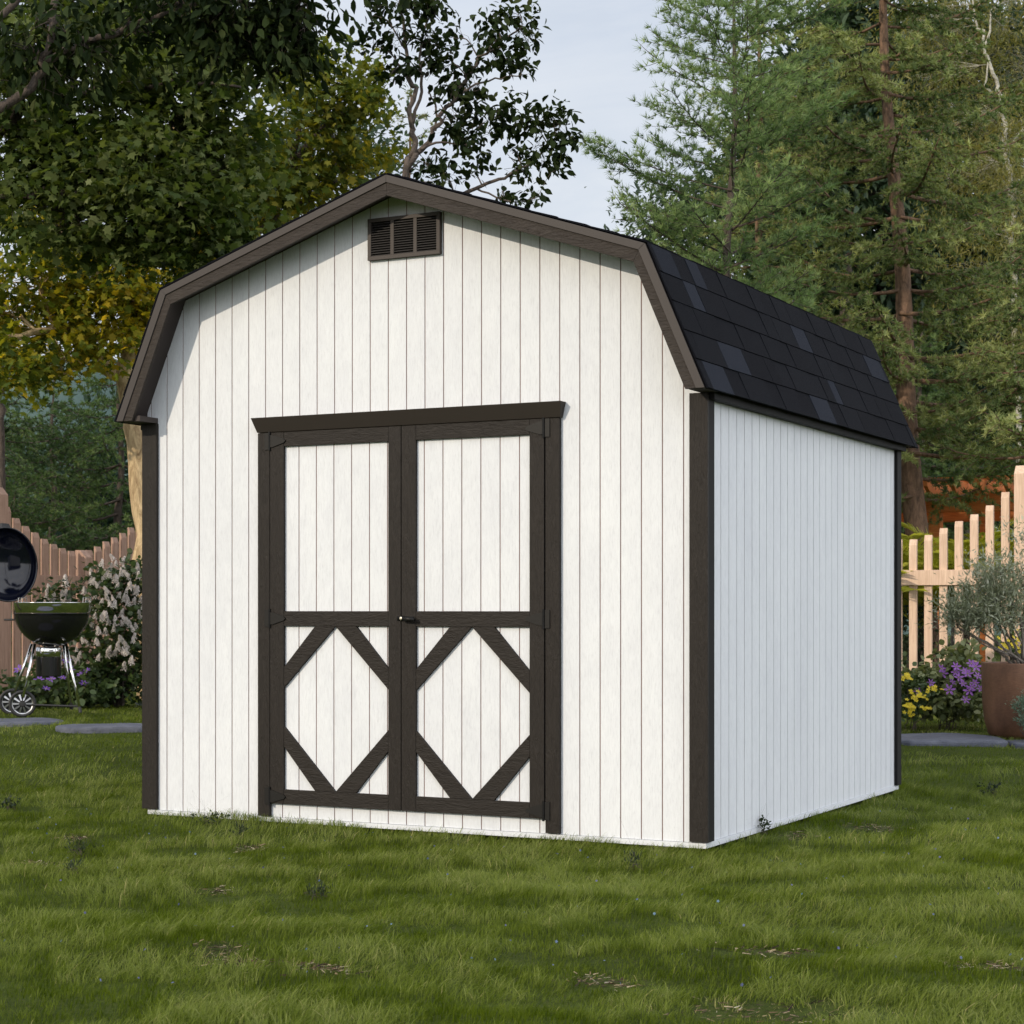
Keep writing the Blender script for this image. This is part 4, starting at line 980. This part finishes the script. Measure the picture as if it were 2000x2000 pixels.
# ------------------------------------------------------------------ kettle grill
K = 15.0 / F
def grill():
    g = ground_at(101, 15.0); root = empty('kettle_grill', 'black kettle charcoal grill on chrome legs and two wheels with its lid open', 'grill', tuple(g)); root.rotation_euler = (0, 0, math.atan2(R_[1], R_[0]))
    EN = flat('black_enamel', (.008, .008, .009), .12, var=.02); NAVY = flat('navy_reflection_lining', (.003, .004, .011), .10, var=.02)  # lid lining tinted navy to stand in for its reflection
    CH = flat('chrome', (.72, .72, .72), .10, 1., var=.03); RUB = flat('tyre_rubber', (.015, .015, .016), .6); ALU = flat('dull_aluminium', (.45, .45, .46), .3, 1.)
    L = lambda px, y=0., py=1399: np.array([(px - 1000) * K * (15 + y) / 15 + 899 * K, y, (1190 - py) * K * (15 + y) / 15 + 209 * K])
    prof = [(0.02, .553)] + [(.295 * math.sin(a), .815 - .262 * math.cos(a) ** 1.15) for a in np.linspace(.12, PI / 2, 14)] + [(.302, .818), (.302, .824), (.290, .824)] + [(.285 * math.sin(a), .818 - .252 * math.cos(a) ** 1.15) for a in np.linspace(PI / 2, .12, 10)]
    mb = MB(); mb.lathe(prof, n=56); bowl = mb.build('bowl', EN, root, smooth=True)
    mb = MB(); mb.lathe([(.300, .826), (.304, .826), (.304, .905), (.306, .909), (.300, .909), (.298, .905), (.298, .826)], n=56); mb.build('chrome_ring', CH, root, smooth=True)
    mb = MB(); mb.tube([np.array([.268 * math.cos(a), .268 * math.sin(a), .89]) for a in np.linspace(0, 2 * PI, 40)], .003, 6)
    for x in np.linspace(-.25, .25, 24): 
        h = math.sqrt(max(0, .268 ** 2 - x * x)); mb.tube([(x, -h, .89), (x, h, .89)], .002, 5)
    for sx in (-.255, .26):
        for o in (0, .03):
            mb.tube([(sx + o * .5, -.05 + o, .89), (sx + o * .5 + .004, -.05 + o, .945), (sx + .02 + o * .5, .04 + o, .95), (sx + .02 + o * .5, .05 + o, .89)], .003, 6)
    mb.build('grate', CH, root)
    for nm, (a, b_) in (('leg', (L(68, -.10, 1258), L(45, -.20, 1362))), ('leg', (L(62, .10, 1258), L(26, .12, 1362))), ('leg', (L(129, -.08, 1258), L(157, -.16, 1391))), ('leg', (L(124, .09, 1258), L(140, .22, 1384)))):
        mb = MB(); mb.tube([a, b_], .0115, 14); o = mb.build(nm, CH, root, smooth=True)
        if a[0] > -.0:
            mb = MB(); mb.tube([b_ + (a - b_) * .07, b_ - (a - b_) * .01], .0135, 12); mb.build('foot_cap', RUB, o)
    ax = np.array([.20, -.95, 0]); ax = ax / np.linalg.norm(ax)
    wc = [L(44, -.16, 1373), L(24, .14, 1372)]; wc[0][2] = wc[1][2] = .107
    M = np.stack([np.cross(ax, [0, 0, 1.]), np.array([0, 0, 1.]), ax], 1)
    for c in wc:
        wh = empty('wheel'); wh.parent = root
        mb = MB(); mb.lathe([(.082, -.018), (.100, -.021), (.107, -.014), (.107, .014), (.100, .021), (.082, .018), (.078, 0), (.082, -.018)], c, 44, 0, M); mb.build('tyre', RUB, wh, smooth=True)
        mb = MB(); mb.lathe([(.074, .012), (.083, .016), (.083, .010), (.074, .008)], c, 44, 0, M)
        for k in range(10):
            a = 2 * PI * k / 10; da = .17
            q = [M @ np.array([r * math.cos(a + s), r * math.sin(a + s), z]) + c for r, s, z in ((.026, -da, .020), (.026, da, .020), (.077, da * .62, .013), (.077, -da * .62, .013))]
            mb.poly(q); q2 = [p - ax * .012 for p in q]; mb.poly(q2[::-1])
            for i in range(4): mb.poly([q[i], q2[i], q2[(i + 1) % 4], q[(i + 1) % 4]])
        mb.build('hub_cap', ALU, wh)
        mb = MB(); mb.lathe([(0, .026), (.020, .025), (.024, .020), (.024, 0)], c, 24, 0, M); mb.lathe([(0, -.004), (.079, -.004), (.079, -.010), (0, -.010)], c, 30, 0, M); mb.build('hub', RUB, wh, smooth=False)
    mb = MB(); mb.tube([wc[0], wc[1]], .006, 8); mb.build('axle', RUB, root)
    mb = MB(); a, b_, c_ = L(62, -.16, 1377), L(62, .12, 1377), L(150, .02, 1379)
    for p, q in ((a, L(155, -.15, 1380)), (b_, L(138, .2, 1380)), (L(155, -.15, 1380), L(138, .2, 1380))): mb.tube([p, q], .008, 8)
    for k in range(7): u = k / 6; mb.tube([a * (1 - u) + L(155, -.15, 1380) * u, b_ * (1 - u) + L(138, .2, 1380) * u], .004, 6)
    mb.build('bottom_rack', RUB, root)
    mb = MB(); mb.lathe([(.098, .476), (.101, .476), (.101, .548), (.095, .552)], (-.025, 0, 0), 40); mb.build('ash_catcher', CH, root, smooth=True)
    mb = MB(); mb.lathe([(0, .318), (.094, .318), (.100, .324), (.100, .474), (.094, .475), (.0, .475)], (-.025, 0, 0), 40); mb.build('ash_bucket', EN, root)
    # open lid standing on its rim holder at the left
    n = unit(np.array([.80, -.60, .05])); u = unit(np.cross([0, 0, 1.], n)); v = np.cross(n, u); M = np.stack([u, v, n], 1); c = L(13, 0.04, 1103) 
    lid = empty('lid'); lid.parent = root
    outp = [(.298 * math.sin(a), -.175 * math.cos(a) ** 1.1) for a in np.linspace(.0, PI / 2, 14)] + [(.302, 0), (.302, .012), (.295, .012)]
    inp = [(.289 * math.sin(a), -.166 * math.cos(a) ** 1.1) for a in np.linspace(0., PI / 2, 14)] + [(.289, .010), (.295, .012)]
    mb = MB(); mb.lathe(outp, c, 56, 0, M); mb.build('lid_shell', EN, lid, smooth=True)
    mb = MB(); mb.lathe(inp, c, 56, 0, M); mb.build('lid_lining', NAVY, lid, smooth=True)
    mb = MB(); q = lambda a, r, z: M @ np.array([r * math.cos(a), r * math.sin(a), z]) + c
    mb.tube([q(1.2, .06, -.17), q(1.2, .07, -.225), q(1.2, -.07, -.225), q(1.2, -.06, -.17)], .012, 10); mb.build('lid_handle', RUB, lid, smooth=True)
    mb = MB(); a0 = 1.52
    k = [q(a0 - .16, .294, -.004), q(a0 + .16, .294, -.004), q(a0 + .10, .335, -.02), q(a0 - .10, .335, -.02)]; k2 = [p - n * .05 for p in k]
    mb.poly(k); mb.poly(k2[::-1])
    for i in range(4): mb.poly([k[i], k2[i], k2[(i + 1) % 4], k[(i + 1) % 4]])
    mb.build('lid_bracket', RUB, lid)
    mb = MB(); mb.lathe([(0, -.15), (.045, -.15), (.045, -.146), (0, -.146)], c, 24, 0, M); mb.build('lid_vent', RUB, lid)
    # side handle
    mb = MB(); mb.tube([(-.30, -.06, .77), (-.36, -.06, .77), (-.36, .06, .77), (-.30, .06, .77)], .008, 8); mb.build('side_handle', RUB, root)
grill()

# ------------------------------------------------------------------ shrubs and flowers
def bush(name, label, cat, base, clumps, tmpl, ls, mat, bark, seed, stems=6, sr=.010, spread=.25, group=None, blossoms=None, **kw):
    r = np.random.default_rng(seed); base = np.asarray(base, float); limbs = []
    for i in range(stems):
        c = np.asarray(clumps[int(r.integers(len(clumps)))][0]); a = r.random() * 6.28
        b0 = base + np.array([math.cos(a), math.sin(a), 0]) * spread * .3 * r.random()
        m = b0 * .5 + c * .5 + r.normal(0, .04, 3); m[2] = base[2] + (c[2] - base[2]) * .55
        limbs.append(([b0 if i else base, b0 * .7 + m * .3 + np.array([0, 0, .03]), m, c], sr * (.7 + .5 * r.random()), sr * .35))
    root = leafy_tree(name, label, cat, limbs, clumps, tmpl, ls, mat, bark, seed, group=group, limb_r=sr * .6, nsides=6, **kw)
    if blossoms:
        for nm, me, pts, sz in blossoms:
            for p, up in pts:
                o = bpy.data.objects.new(nm, me); COL.objects.link(o); o.parent = root
                o.location = Vector(p) - root.location
                o.rotation_euler = Vector(tuple(up)).to_track_quat('Z', 'Y').to_euler(); k = sz * random.uniform(.75, 1.25); o.scale = (k, k, k * random.uniform(.9, 1.15))
    return root
def petal_mesh(name, n, mat, petal, cup=.25, centre=None):
    """one flower of n petals, radius 1, facing +z"""
    mb = MB(); r = random.Random(n)
    for i in range(n):
        a = 2 * PI * i / n + r.uniform(-.1, .1); ca, sa = math.cos(a), math.sin(a)
        P = lambda x, y, z: (ca * x - sa * y, sa * x + ca * y, z)
        w_ = petal; L = r.uniform(.85, 1.1)
        mb.poly([P(.06, 0, 0), P(.45 * L, -w_, cup * .5), P(.8 * L, -w_ * .75, cup * .9), P(L, 0, cup), P(.55 * L, 0, cup * .45)]); mb.poly([P(.06, 0, 0), P(.55 * L, 0, cup * .45), P(L, 0, cup), P(.8 * L, w_ * .75, cup * .9), P(.45 * L, w_, cup * .5)])
    if centre is not None: mb.lathe([(0, .14), (.09, .10), (.12, .0)], n=8, mi=1)
    o = mb.build(name, [mat] + ([centre] if centre is not None else []), fix=False); me = o.data; bpy.data.objects.remove(o); return me
def panicle_mesh(mat, seed):
    r = np.random.default_rng(seed); mb = MB()
    for i in range(170):
        h = r.random() ** .8; a = r.random() * 6.28; rad = .30 * (1 - h) ** .6 + .05; rr_ = rad * (.75 + .35 * r.random())
        c = np.array([math.cos(a) * rr_, math.sin(a) * rr_, h + r.normal(0, .03)]); n = unit(np.array([math.cos(a), math.sin(a), .35]) + r.normal(0, .35, 3)); u = unit(np.cross(n, [0, .1, 1.])); v = np.cross(n, u); s = .085
        ph = r.random()
        for k in range(2):
            b = ph + k * PI / 2; d = u * math.cos(b) + v * math.sin(b); e = np.cross(n, d)
            mb.poly([c - d * s, c + e * s * .45, c + d * s, c - e * s * .45])
    o = mb.build('p', mat, fix=False); me = o.data; bpy.data.objects.remove(o); return me
def petal_mat(name, c, tr=.3):
    m, nt, b = newmat(name); v = coords(nt); f = noise(nt, v, 3, 3)
    r = ramp(nt, [(.3, tuple(x * .8 for x in c)), (.7, c)]); nt.links.new(f, r.inputs[0]); nt.links.new(r.outputs[0], b.inputs['Base Color']); b.inputs['Roughness'].default_value = .6
    t_ = N(nt, 'ShaderNodeBsdfTranslucent'); nt.links.new(r.outputs[0], t_.inputs[0]); mx = N(nt, 'ShaderNodeMixShader'); mx.inputs[0].default_value = tr
    nt.links.new(b.outputs[0], mx.inputs[1]); nt.links.new(t_.outputs[0], mx.inputs[2]); nt.links.new(mx.outputs[0], nt.nodes['Material Output'].inputs[0]); return m
WHITEP = petal_mat('cream_white_petal', (.80, .74, .70)); PURP = petal_mat('violet_petal', (.40, .16, .58)); LILACP = petal_mat('deep_violet_petal', (.22, .10, .50)); YELP = petal_mat('yellow_petal', (.78, .62, .03)); CENT = flat('flower_centre', (.45, .40, .12), .8)
PAN = panicle_mesh(WHITEP, 1); PAN.name = 'lilac_panicle'
CLEM = petal_mesh('clematis_flower', 6, PURP, .19, .18, CENT); CLEM2 = petal_mesh('clematis_flower_dark', 6, LILACP, .19, .18, CENT); YEL = petal_mesh('yellow_flower', 5, YELP, .34, .15)
LF_LILAC = mat_leaf('lilac_leaf', [(.018, .035, .012), (.03, .055, .018), (.05, .08, .025), (.09, .10, .03)], .3, .45, .4)
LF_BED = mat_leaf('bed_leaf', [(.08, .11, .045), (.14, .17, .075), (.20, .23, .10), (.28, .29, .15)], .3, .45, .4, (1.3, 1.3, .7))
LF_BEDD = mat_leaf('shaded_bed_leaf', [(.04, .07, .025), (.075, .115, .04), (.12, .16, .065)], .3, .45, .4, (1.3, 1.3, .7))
LF_OLIVE = mat_leaf('olive_leaf', [(.18, .21, .13), (.28, .31, .21), (.38, .40, .30), (.48, .49, .40)], .25, .5, .35, (1.2, 1.2, .8))
LF_SAGE = mat_leaf('sage_leaf', [(.10, .15, .10), (.15, .21, .15), (.21, .27, .20)], .25, .6, .3, (1.1, 1.2, .9))
L_ROUND = ([(0, 0, 0), (.33, .25, .05), (.40, .55, .04), (.2, .85, -.02), (0, 1, -.10), (-.2, .85, -.02), (-.40, .55, .04), (-.33, .25, .05), (0, .5, -.03)], [(0, 1, 2, 8), (8, 2, 3, 4), (0, 8, 6, 7), (8, 4, 5, 6)])
def blo(t, pxs, toward=.55):
    out = []
    for px, py, dt_ in pxs:
        up = unit(-G_ * toward + np.array([random.uniform(-.4, .4), random.uniform(-.4, .4), random.uniform(.3, .9)])); out.append((P3(px, py, t + dt_), up))
    return out
t = 16.2; base = ground_at(232, t)
cl_ = cloud([(215, 1150, 38, 30, 0, 22), (255, 1140, 38, 28, 0, 20), (290, 1160, 34, 40, 0, 16), (185, 1200, 30, 30, 0, 12), (235, 1210, 45, 36, 0, 26), (275, 1230, 40, 45, 0, 24), (205, 1260, 38, 34, 0, 20), (250, 1290, 45, 36, 0, 26), (200, 1320, 40, 34, 0, 24), (255, 1345, 50, 28, 0, 28), (180, 1355, 36, 22, 0, 16), (300, 1300, 40, 60, 0, 20)], t)
pans = [(180, 1120, 0), (196, 1108, -.1), (212, 1112, -.1), (226, 1098, 0), (236, 1094, .1), (204, 1130, -.2), (222, 1128, -.25), (190, 1140, -.2), (165, 1153, -.1), (186, 1160, -.2), (208, 1150, -.25), (238, 1118, -.2), (252, 1124, -.2), (264, 1112, -.1), (272, 1118, 0), (258, 1140, -.25), (246, 1150, -.25), (266, 1155, -.2), (222, 1165, -.3), (216, 1176, -.3), (242, 1168, -.3), (260, 1172, -.25), (274, 1170, -.2), (185, 1200, -.2), (200, 1205, -.3), (214, 1212, -.3), (236, 1196, -.3), (240, 1214, -.3), (254, 1218, -.3), (266, 1218, -.3), (206, 1230, -.3), (222, 1226, -.3), (262, 1240, -.3), (236, 1246, -.3), (164, 1248, -.2), (192, 1253, -.3), (230, 1262, -.35), (240, 1268, -.35), (222, 1272, -.3), (154, 1278, -.2), (150, 1265, -.2), (190, 1282, -.3), (256, 1290, -.3), (242, 1300, -.3), (212, 1275, -.3), (250, 1262, -.3), (276, 1200, -.2), (228, 1140, -.3), (176, 1175, -.1), (268, 1100, .1), (288, 1120, 0), (290, 1200, 0), (246, 1108, 0), (150, 1290, -.2)]
bush('lilac_bush', 'lilac bush covered in creamy white flower spikes against the shed corner', 'bush', base, cl_, L_ROUND, .05, LF_LILAC, BARK_DK, 61, stems=12, sr=.012, per=16, twig=.16, droop=.2,
     blossoms=[('flower_spike', PAN, [(p - np.array([0, 0, .04]), u * 1.6 + np.array([0, 0, .5])) for p, u in blo(t, pans + [(p[0] + random.uniform(-14, 14), p[1] + random.uniform(-14, 14), p[2] - .05) for p in pans[:40]],   .25)], .066)])
base = ground_at(118, 16.4)
bush('lilac_bush', 'smaller lilac with few white flower spikes showing above the grill ring', 'bush', base, cloud([(125, 1165, 28, 26, 0, 14), (100, 1180, 24, 22, 0, 10), (125, 1230, 36, 36, 0, 16), (110, 1290, 36, 36, 0, 14)], 16.4), L_ROUND, .048, LF_LILAC, BARK_DK, 62, stems=6, sr=.009, per=11, twig=.14,
     blossoms=[('flower_spike', PAN, [(p - np.array([0, 0, .05]), u + np.array([0, 0, .9])) for p, u in blo(16.4, [(128, 1136, 0), (100, 1150, 0), (94, 1160, 0), (122, 1160, -.1), (104, 1166, -.1), (130, 1172, -.1), (90, 1172, 0), (140, 1178, 0)], .2)], .105)])
t = 15.9; base = ground_at(120, t)
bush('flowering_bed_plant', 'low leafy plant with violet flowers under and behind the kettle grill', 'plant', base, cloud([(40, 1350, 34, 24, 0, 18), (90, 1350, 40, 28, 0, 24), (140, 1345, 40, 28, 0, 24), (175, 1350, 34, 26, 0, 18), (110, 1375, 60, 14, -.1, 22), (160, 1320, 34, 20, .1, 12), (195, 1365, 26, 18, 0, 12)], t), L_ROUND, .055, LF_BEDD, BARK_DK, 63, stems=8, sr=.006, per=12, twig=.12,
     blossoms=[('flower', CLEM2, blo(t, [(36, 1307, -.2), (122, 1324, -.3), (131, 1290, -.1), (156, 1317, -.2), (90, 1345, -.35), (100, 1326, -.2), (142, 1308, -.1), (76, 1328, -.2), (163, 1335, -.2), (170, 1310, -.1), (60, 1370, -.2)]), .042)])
t = 15.0; base = ground_at(1850, t)
purple = [(1906, 1302, -.25), (1890, 1316, -.2), (1867, 1302, -.1), (1884, 1310, -.15), (1910, 1320, -.2), (1866, 1313, -.1), (1880, 1335, -.25), (1898, 1342, -.3), (1904, 1334, -.25), (1893, 1349, -.3), (1854, 1347, -.25), (1886, 1367, -.35), (1818, 1334, -.1), (1793, 1351, -.15), (1915, 1345, -.2), (1872, 1323, -.1), (1842, 1316, 0), (1860, 1332, -.1), (1897, 1296, -.1), (1838, 1306, 0)]
bush('clematis_plant', 'trailing green plant full of purple star flowers beside the brown pot', 'plant', base, cloud([(1810, 1345, 34, 26, 0, 24), (1850, 1340, 40, 30, 0, 30), (1895, 1335, 34, 34, 0, 28), (1830, 1380, 40, 18, -.1, 26), (1880, 1385, 44, 16, -.1, 30), (1915, 1375, 20, 26, 0, 16), (1790, 1385, 22, 16, -.1, 12), (1875, 1295, 22, 22, .1, 12)], t), L_ROUND, .050, LF_BED, BARK_GREY, 64, stems=10, sr=.005, per=20, twig=.13, droop=.4,
     blossoms=[('flower', CLEM, blo(t, [(a, b, c - .14) for a, b, c in purple], .9), .042)])
t = 14.8; base = ground_at(1785, t)
ye = []
rq = random.Random(9)
for cx_, cy_, rx_, ry_, n_ in ((1772, 1322, 16, 9, 20), (1776, 1382, 14, 12, 26), (1800, 1362, 14, 8, 16), (1822, 1346, 14, 7, 9), (1778, 1352, 10, 8, 4), (1812, 1384, 10, 6, 5)):
    for _ in range(n_): ye.append((rq.gauss(cx_, rx_ * .5), rq.gauss(cy_, ry_ * .55), -.25 + rq.uniform(-.05, .05)))
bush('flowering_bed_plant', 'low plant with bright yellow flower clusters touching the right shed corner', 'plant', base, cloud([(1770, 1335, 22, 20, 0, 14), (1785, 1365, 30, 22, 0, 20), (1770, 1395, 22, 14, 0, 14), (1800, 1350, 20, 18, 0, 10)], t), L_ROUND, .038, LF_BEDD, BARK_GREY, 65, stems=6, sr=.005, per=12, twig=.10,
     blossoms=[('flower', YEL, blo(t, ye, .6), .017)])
t = 15.2; base = ground_at(1990, t)
ye = [(rq.gauss(1975, 16), rq.gauss(1262, 12), rq.uniform(-.1, .1)) for _ in range(40)]
bush('flowering_bed_plant', 'taller plant with yellow flowers just visible behind the potted olive stems', 'plant', base, cloud([(1985, 1280, 26, 26, .1, 16), (2000, 1330, 30, 30, .1, 14)], t), L_ROUND, .04, LF_BEDD, BARK_GREY, 66, stems=5, sr=.005, per=10, twig=.12,
     blossoms=[('flower', YEL, blo(t, ye, .6), .019)])
# dark leafy shrub filling the bottom of the fence
t = 17.0; base = ground_at(1780, t)
bush('shrub', 'dark bluish green shrub seen between the leftmost right hand pickets', 'bush', base, cloud([(1775, 1270, 26, 40, 0, 22), (1800, 1290, 30, 40, 0, 22), (1780, 1210, 22, 30, 0, 12)], t), L_OVAL, .06, LF_FAR, BARK_DK, 67, stems=6, per=12, twig=.18)

# pot with olive
t = 14.0; g = ground_at(2000, t)
def mat_rust():
    m, nt, b = newmat('rusty_brown_glaze'); v = coords(nt, (1, 1, .6)); n1 = noise(nt, v, 7, 8, .7); n2 = noise(nt, coords(nt, (1, 1, 6)), 30, 4, .6)
    r = ramp(nt, [(.3, (.10, .046, .024)), (.7, (.22, .105, .055))]); nt.links.new(n1, r.inputs[0])
    r2 = ramp(nt, [(.3, (.8, .8, .8)), (.6, (1.05, 1.05, 1.05))]); nt.links.new(n2, r2.inputs[0])
    nt.links.new(mixc(nt, 1., r.outputs[0], r2.outputs[0], 'MULTIPLY'), b.inputs['Base Color']); b.inputs['Roughness'].default_value = .6; bump(nt, b, n2, .2, .004); return m
pot = empty('plant_pot', 'large rusty brown pot cut off by the right edge of the picture', 'pot', tuple(g))
mb = MB(); mb.lathe([(0, .0), (.235, .0), (.262, .03), (.288, .12), (.302, .25), (.308, .40), (.310, .545), (.306, .556), (.292, .556), (.288, .545), (.286, .40)], n=64); mb.build('pot_wall', mat_rust(), pot, smooth=True)
mb = MB(); mb.lathe([(0, .50), (.15, .505), (.286, .498)], n=32); mb.build('soil', flat('potting_soil', (.03, .02, .014), .95, bmp=.8, bscale=60), pot)
tb = g + np.array([0, 0, .50]); 
clo = cloud([(1895, 1215, 34, 30, 0, 24), (1935, 1175, 34, 34, 0, 30), (1955, 1130, 26, 26, 0, 16), (1930, 1225, 34, 24, -.05, 22), (1985, 1170, 34, 40, 0, 28), (1870, 1225, 22, 16, 0, 9), (2020, 1150, 34, 50, 0, 20), (1975, 1220, 34, 24, -.05, 20), (1925, 1140, 14, 18, 0, 6), (1860, 1208, 16, 12, 0, 5), (2005, 1060, 20, 30, 0, 8)], t)
bush('olive_bush', 'grey green olive bush growing in the rusty brown pot', 'bush', tb, clo, L_NARROW, .050, LF_OLIVE, mat_bark('olive_bark', (.14, .12, .10), (.30, .26, .22), 40), 68, stems=14, sr=.012, spread=.4, per=44, twig=.17, droop=-.1)
t = 13.5; g = ground_at(2018, t)
bush('sage_plant', 'small round grey green sage ball in front of the brown pot', 'plant', g, cloud([(2015, 1385, 30, 38, 0, 90), (2015, 1420, 24, 14, 0, 26)], t), L_OVAL, .022, LF_SAGE, BARK_GREY, 69, stems=5, sr=.004, per=16, twig=.05, droop=-.3)

# ------------------------------------------------------------------ palms behind the fence, pergola
LF_PALM = mat_leaf('yellow_green_frond', [(.20, .23, .02), (.32, .34, .035), (.42, .42, .06), (.5, .48, .1)], .45, .4, .4, (1.3, 1.3, .5))
def cycad(px, t, h, n, L, label, seed):
    r = np.random.default_rng(seed); g = ground_at(px, t); root = empty('cycad_palm', label, 'palm', tuple(g), 'yellow green palms behind the right picket fence')
    mb = MB(); mb.tube([g, g + np.array([0, 0, h * .5]), g + np.array([.02, 0, h])], [.10, .09, .07], 12); mb.build('trunk', BARK_DK, root, smooth=True)
    for i in range(n):
        az = i * 2.4 + r.normal(0, .2); e = math.radians(r.uniform(42, 86)); P0 = g + np.array([0, 0, h]); d = np.array([math.cos(az), math.sin(az), 0]); l = L * r.uniform(.75, 1.15); k = 22
        u = np.linspace(0, 1, k); pts = P0 + d * (l * math.cos(e) * u + .25 * l * u * u)[:, None] + np.array([0, 0, 1.]) * (l * math.sin(e) * u - .42 * l * u * u)[:, None]
        mb = MB(); mb.tube(pts[::3], [.006 * (1 - .8 * q / (len(pts[::3]) - 1)) for q in range(len(pts[::3]))], 4, cap=False)
        side = np.array([-d[1], d[0], 0]); upv = np.array([0, 0, 1.])
        for q in range(3, k):
            tg = unit(pts[q] - pts[q - 1]); wl = .20 * L * math.sin(PI * (.12 + .86 * q / k)) ** .6 + .03
            for s in (-1, 1):
                for hh in (0, .5):
                    p = pts[q] - (pts[q] - pts[q - 1]) * hh; dd = unit(side * s * .9 + tg * .75 + upv * .18 + r.normal(0, .06, 3)); w_ = tg * .0075
                    mb.poly([p - w_, p + w_, p + dd * wl * .6 + w_ * .8 - upv * .0, p + dd * wl - upv * .035, p + dd * wl * .6 - w_ * .8])
        o = mb.build('frond', LF_PALM, root, fix=False)
        at_ = o.data.attributes.new('rnd', 'FLOAT', 'POINT'); at_.data.foreach_set('value', [float(np.clip(r.random() * .5 + .25, 0, 1))] * len(o.data.vertices))
    relocate(root)
cycad(1795, 17.2, .75, 24, 1.55, 'yellow green palm nearest the shed behind the picket fence', 71)
cycad(1880, 17.4, .85, 26, 1.6, 'yellow green palm behind the middle of the sunlit pickets', 72)
cycad(1970, 17.2, .75, 24, 1.55, 'yellow green palm behind the tall post of the right fence', 73)
def pergola():
    WD = mat_wood('orange_stained_wood', (.50, .14, .03), (.75, .25, .06), 0); t = 19.8
    c = ground_at(1935, t); root = empty('pergola', 'orange stained wooden pergola beyond the right picket fence', 'pergola', tuple(c)); z = c[2]; H = 2.26 - z
    x0, x1, y0, y1 = -1.75, 1.6, -1.1, 1.5
    for x in (x0 + .25, -.35, .62, x1 - .2):
        for y in (y0 + .2, y1 - .2):
            mb = MB(); mb.box(x - .06, x + .06, y - .06, y + .06, 0, H - .24); mb.build('post', WD, root, bevel=.004)
    for y in (y0 + .2, y1 - .2):
        mb = MB(); mb.box(x0, x1, y - .07, y - .02, H - .2399, H - .06); mb.box(x0, x1, y + .02, y + .07, H - .2399, H - .06); mb.build('beam', WD, root, bevel=.004)
    n = 13
    for k in range(n):
        x = x0 + .1 + k * (x1 - x0 - .2) / (n - 1); mb = MB(); mb.prism([(y0 - .25, H - .0), (y0 - .25, H + .06), (y1 + .25, H + .06), (y1 + .25, H), (y1 + .1, H - .08), (y0 - .1, H - .08)], x - .02, x + .02, 'x'); mb.build('rafter', WD, root, bevel=.003)
    for k in range(9):
        y = y0 + k * (y1 - y0) / 8; mb = MB(); mb.box(x0, x1, y - .02, y + .02, H + .0605, H + .10); mb.build('batten', WD, root)
pergola()

# ------------------------------------------------------------------ small weeds in the lawn
LF_WEED = mat_leaf('dark_weed_leaf', [(.010, .020, .008), (.02, .035, .012), (.035, .05, .02)], .2, .5, .3)
def weed(px, py, wpx, hpx, n, ls, label, tm, seed, mat=None, per=5):
    p = ground_px(px, py); t = float(np.dot(p - CAM, G_)); k = t / F
    c = np.array([p[0], p[1], p[2] + hpx * k * .5])
    bush('weed', label, 'weed', p - np.array([0, 0, .01]), [(c, (wpx * k * .5, wpx * k * .5, hpx * k * .45), n)], tm, ls, mat or LF_WEED, BARK_DK, seed, stems=3, sr=.0016, spread=.05, per=per, twig=.02, droop=-.4, group='weeds in the lawn')
weed(1437, 1646, 16, 40, 12, .013, 'small leafy weed sprig by the side wall nearest the front corner', L_ROUND, 81)
weed(1484, 1634, 40, 34, 18, .013, 'bushier weed sprig second from the corner along the white side wall', L_ROUND, 82)
weed(145, 1708, 36, 24, 16, .020, 'dark weed tuft left of the shed with pointed leaves in open lawn', L_NARROW, 83)
weed(155, 1672, 60, 26, 24, .022, 'wide dark grassy tuft on the lawn below the left shed corner', L_NARROW, 84)
weed(468, 1640, 34, 26, 18, .022, 'brown green tuft close to the front wall left of the doors', L_NARROW, 85)
weed(620, 1758, 46, 24, 22, .022, 'dark pointed grass tuft in the lawn in front of the doors', L_NARROW, 86)
weed(1238, 1700, 34, 30, 18, .022, 'upright dark tuft in the lawn before the right front wall', L_NARROW, 87)
weed(400, 1612, 90, 20, 26, .012, 'low round leaved weed mat along the wall left of the doors', L_ROUND, 88)
weed(18, 1585, 44, 26, 18, .016, 'dark weed at the left edge of the lawn', L_ROUND, 89)
weed(1940, 1556, 60, 30, 22, .014, 'low round leaved weed in the shaded lawn at the right', L_ROUND, 90)
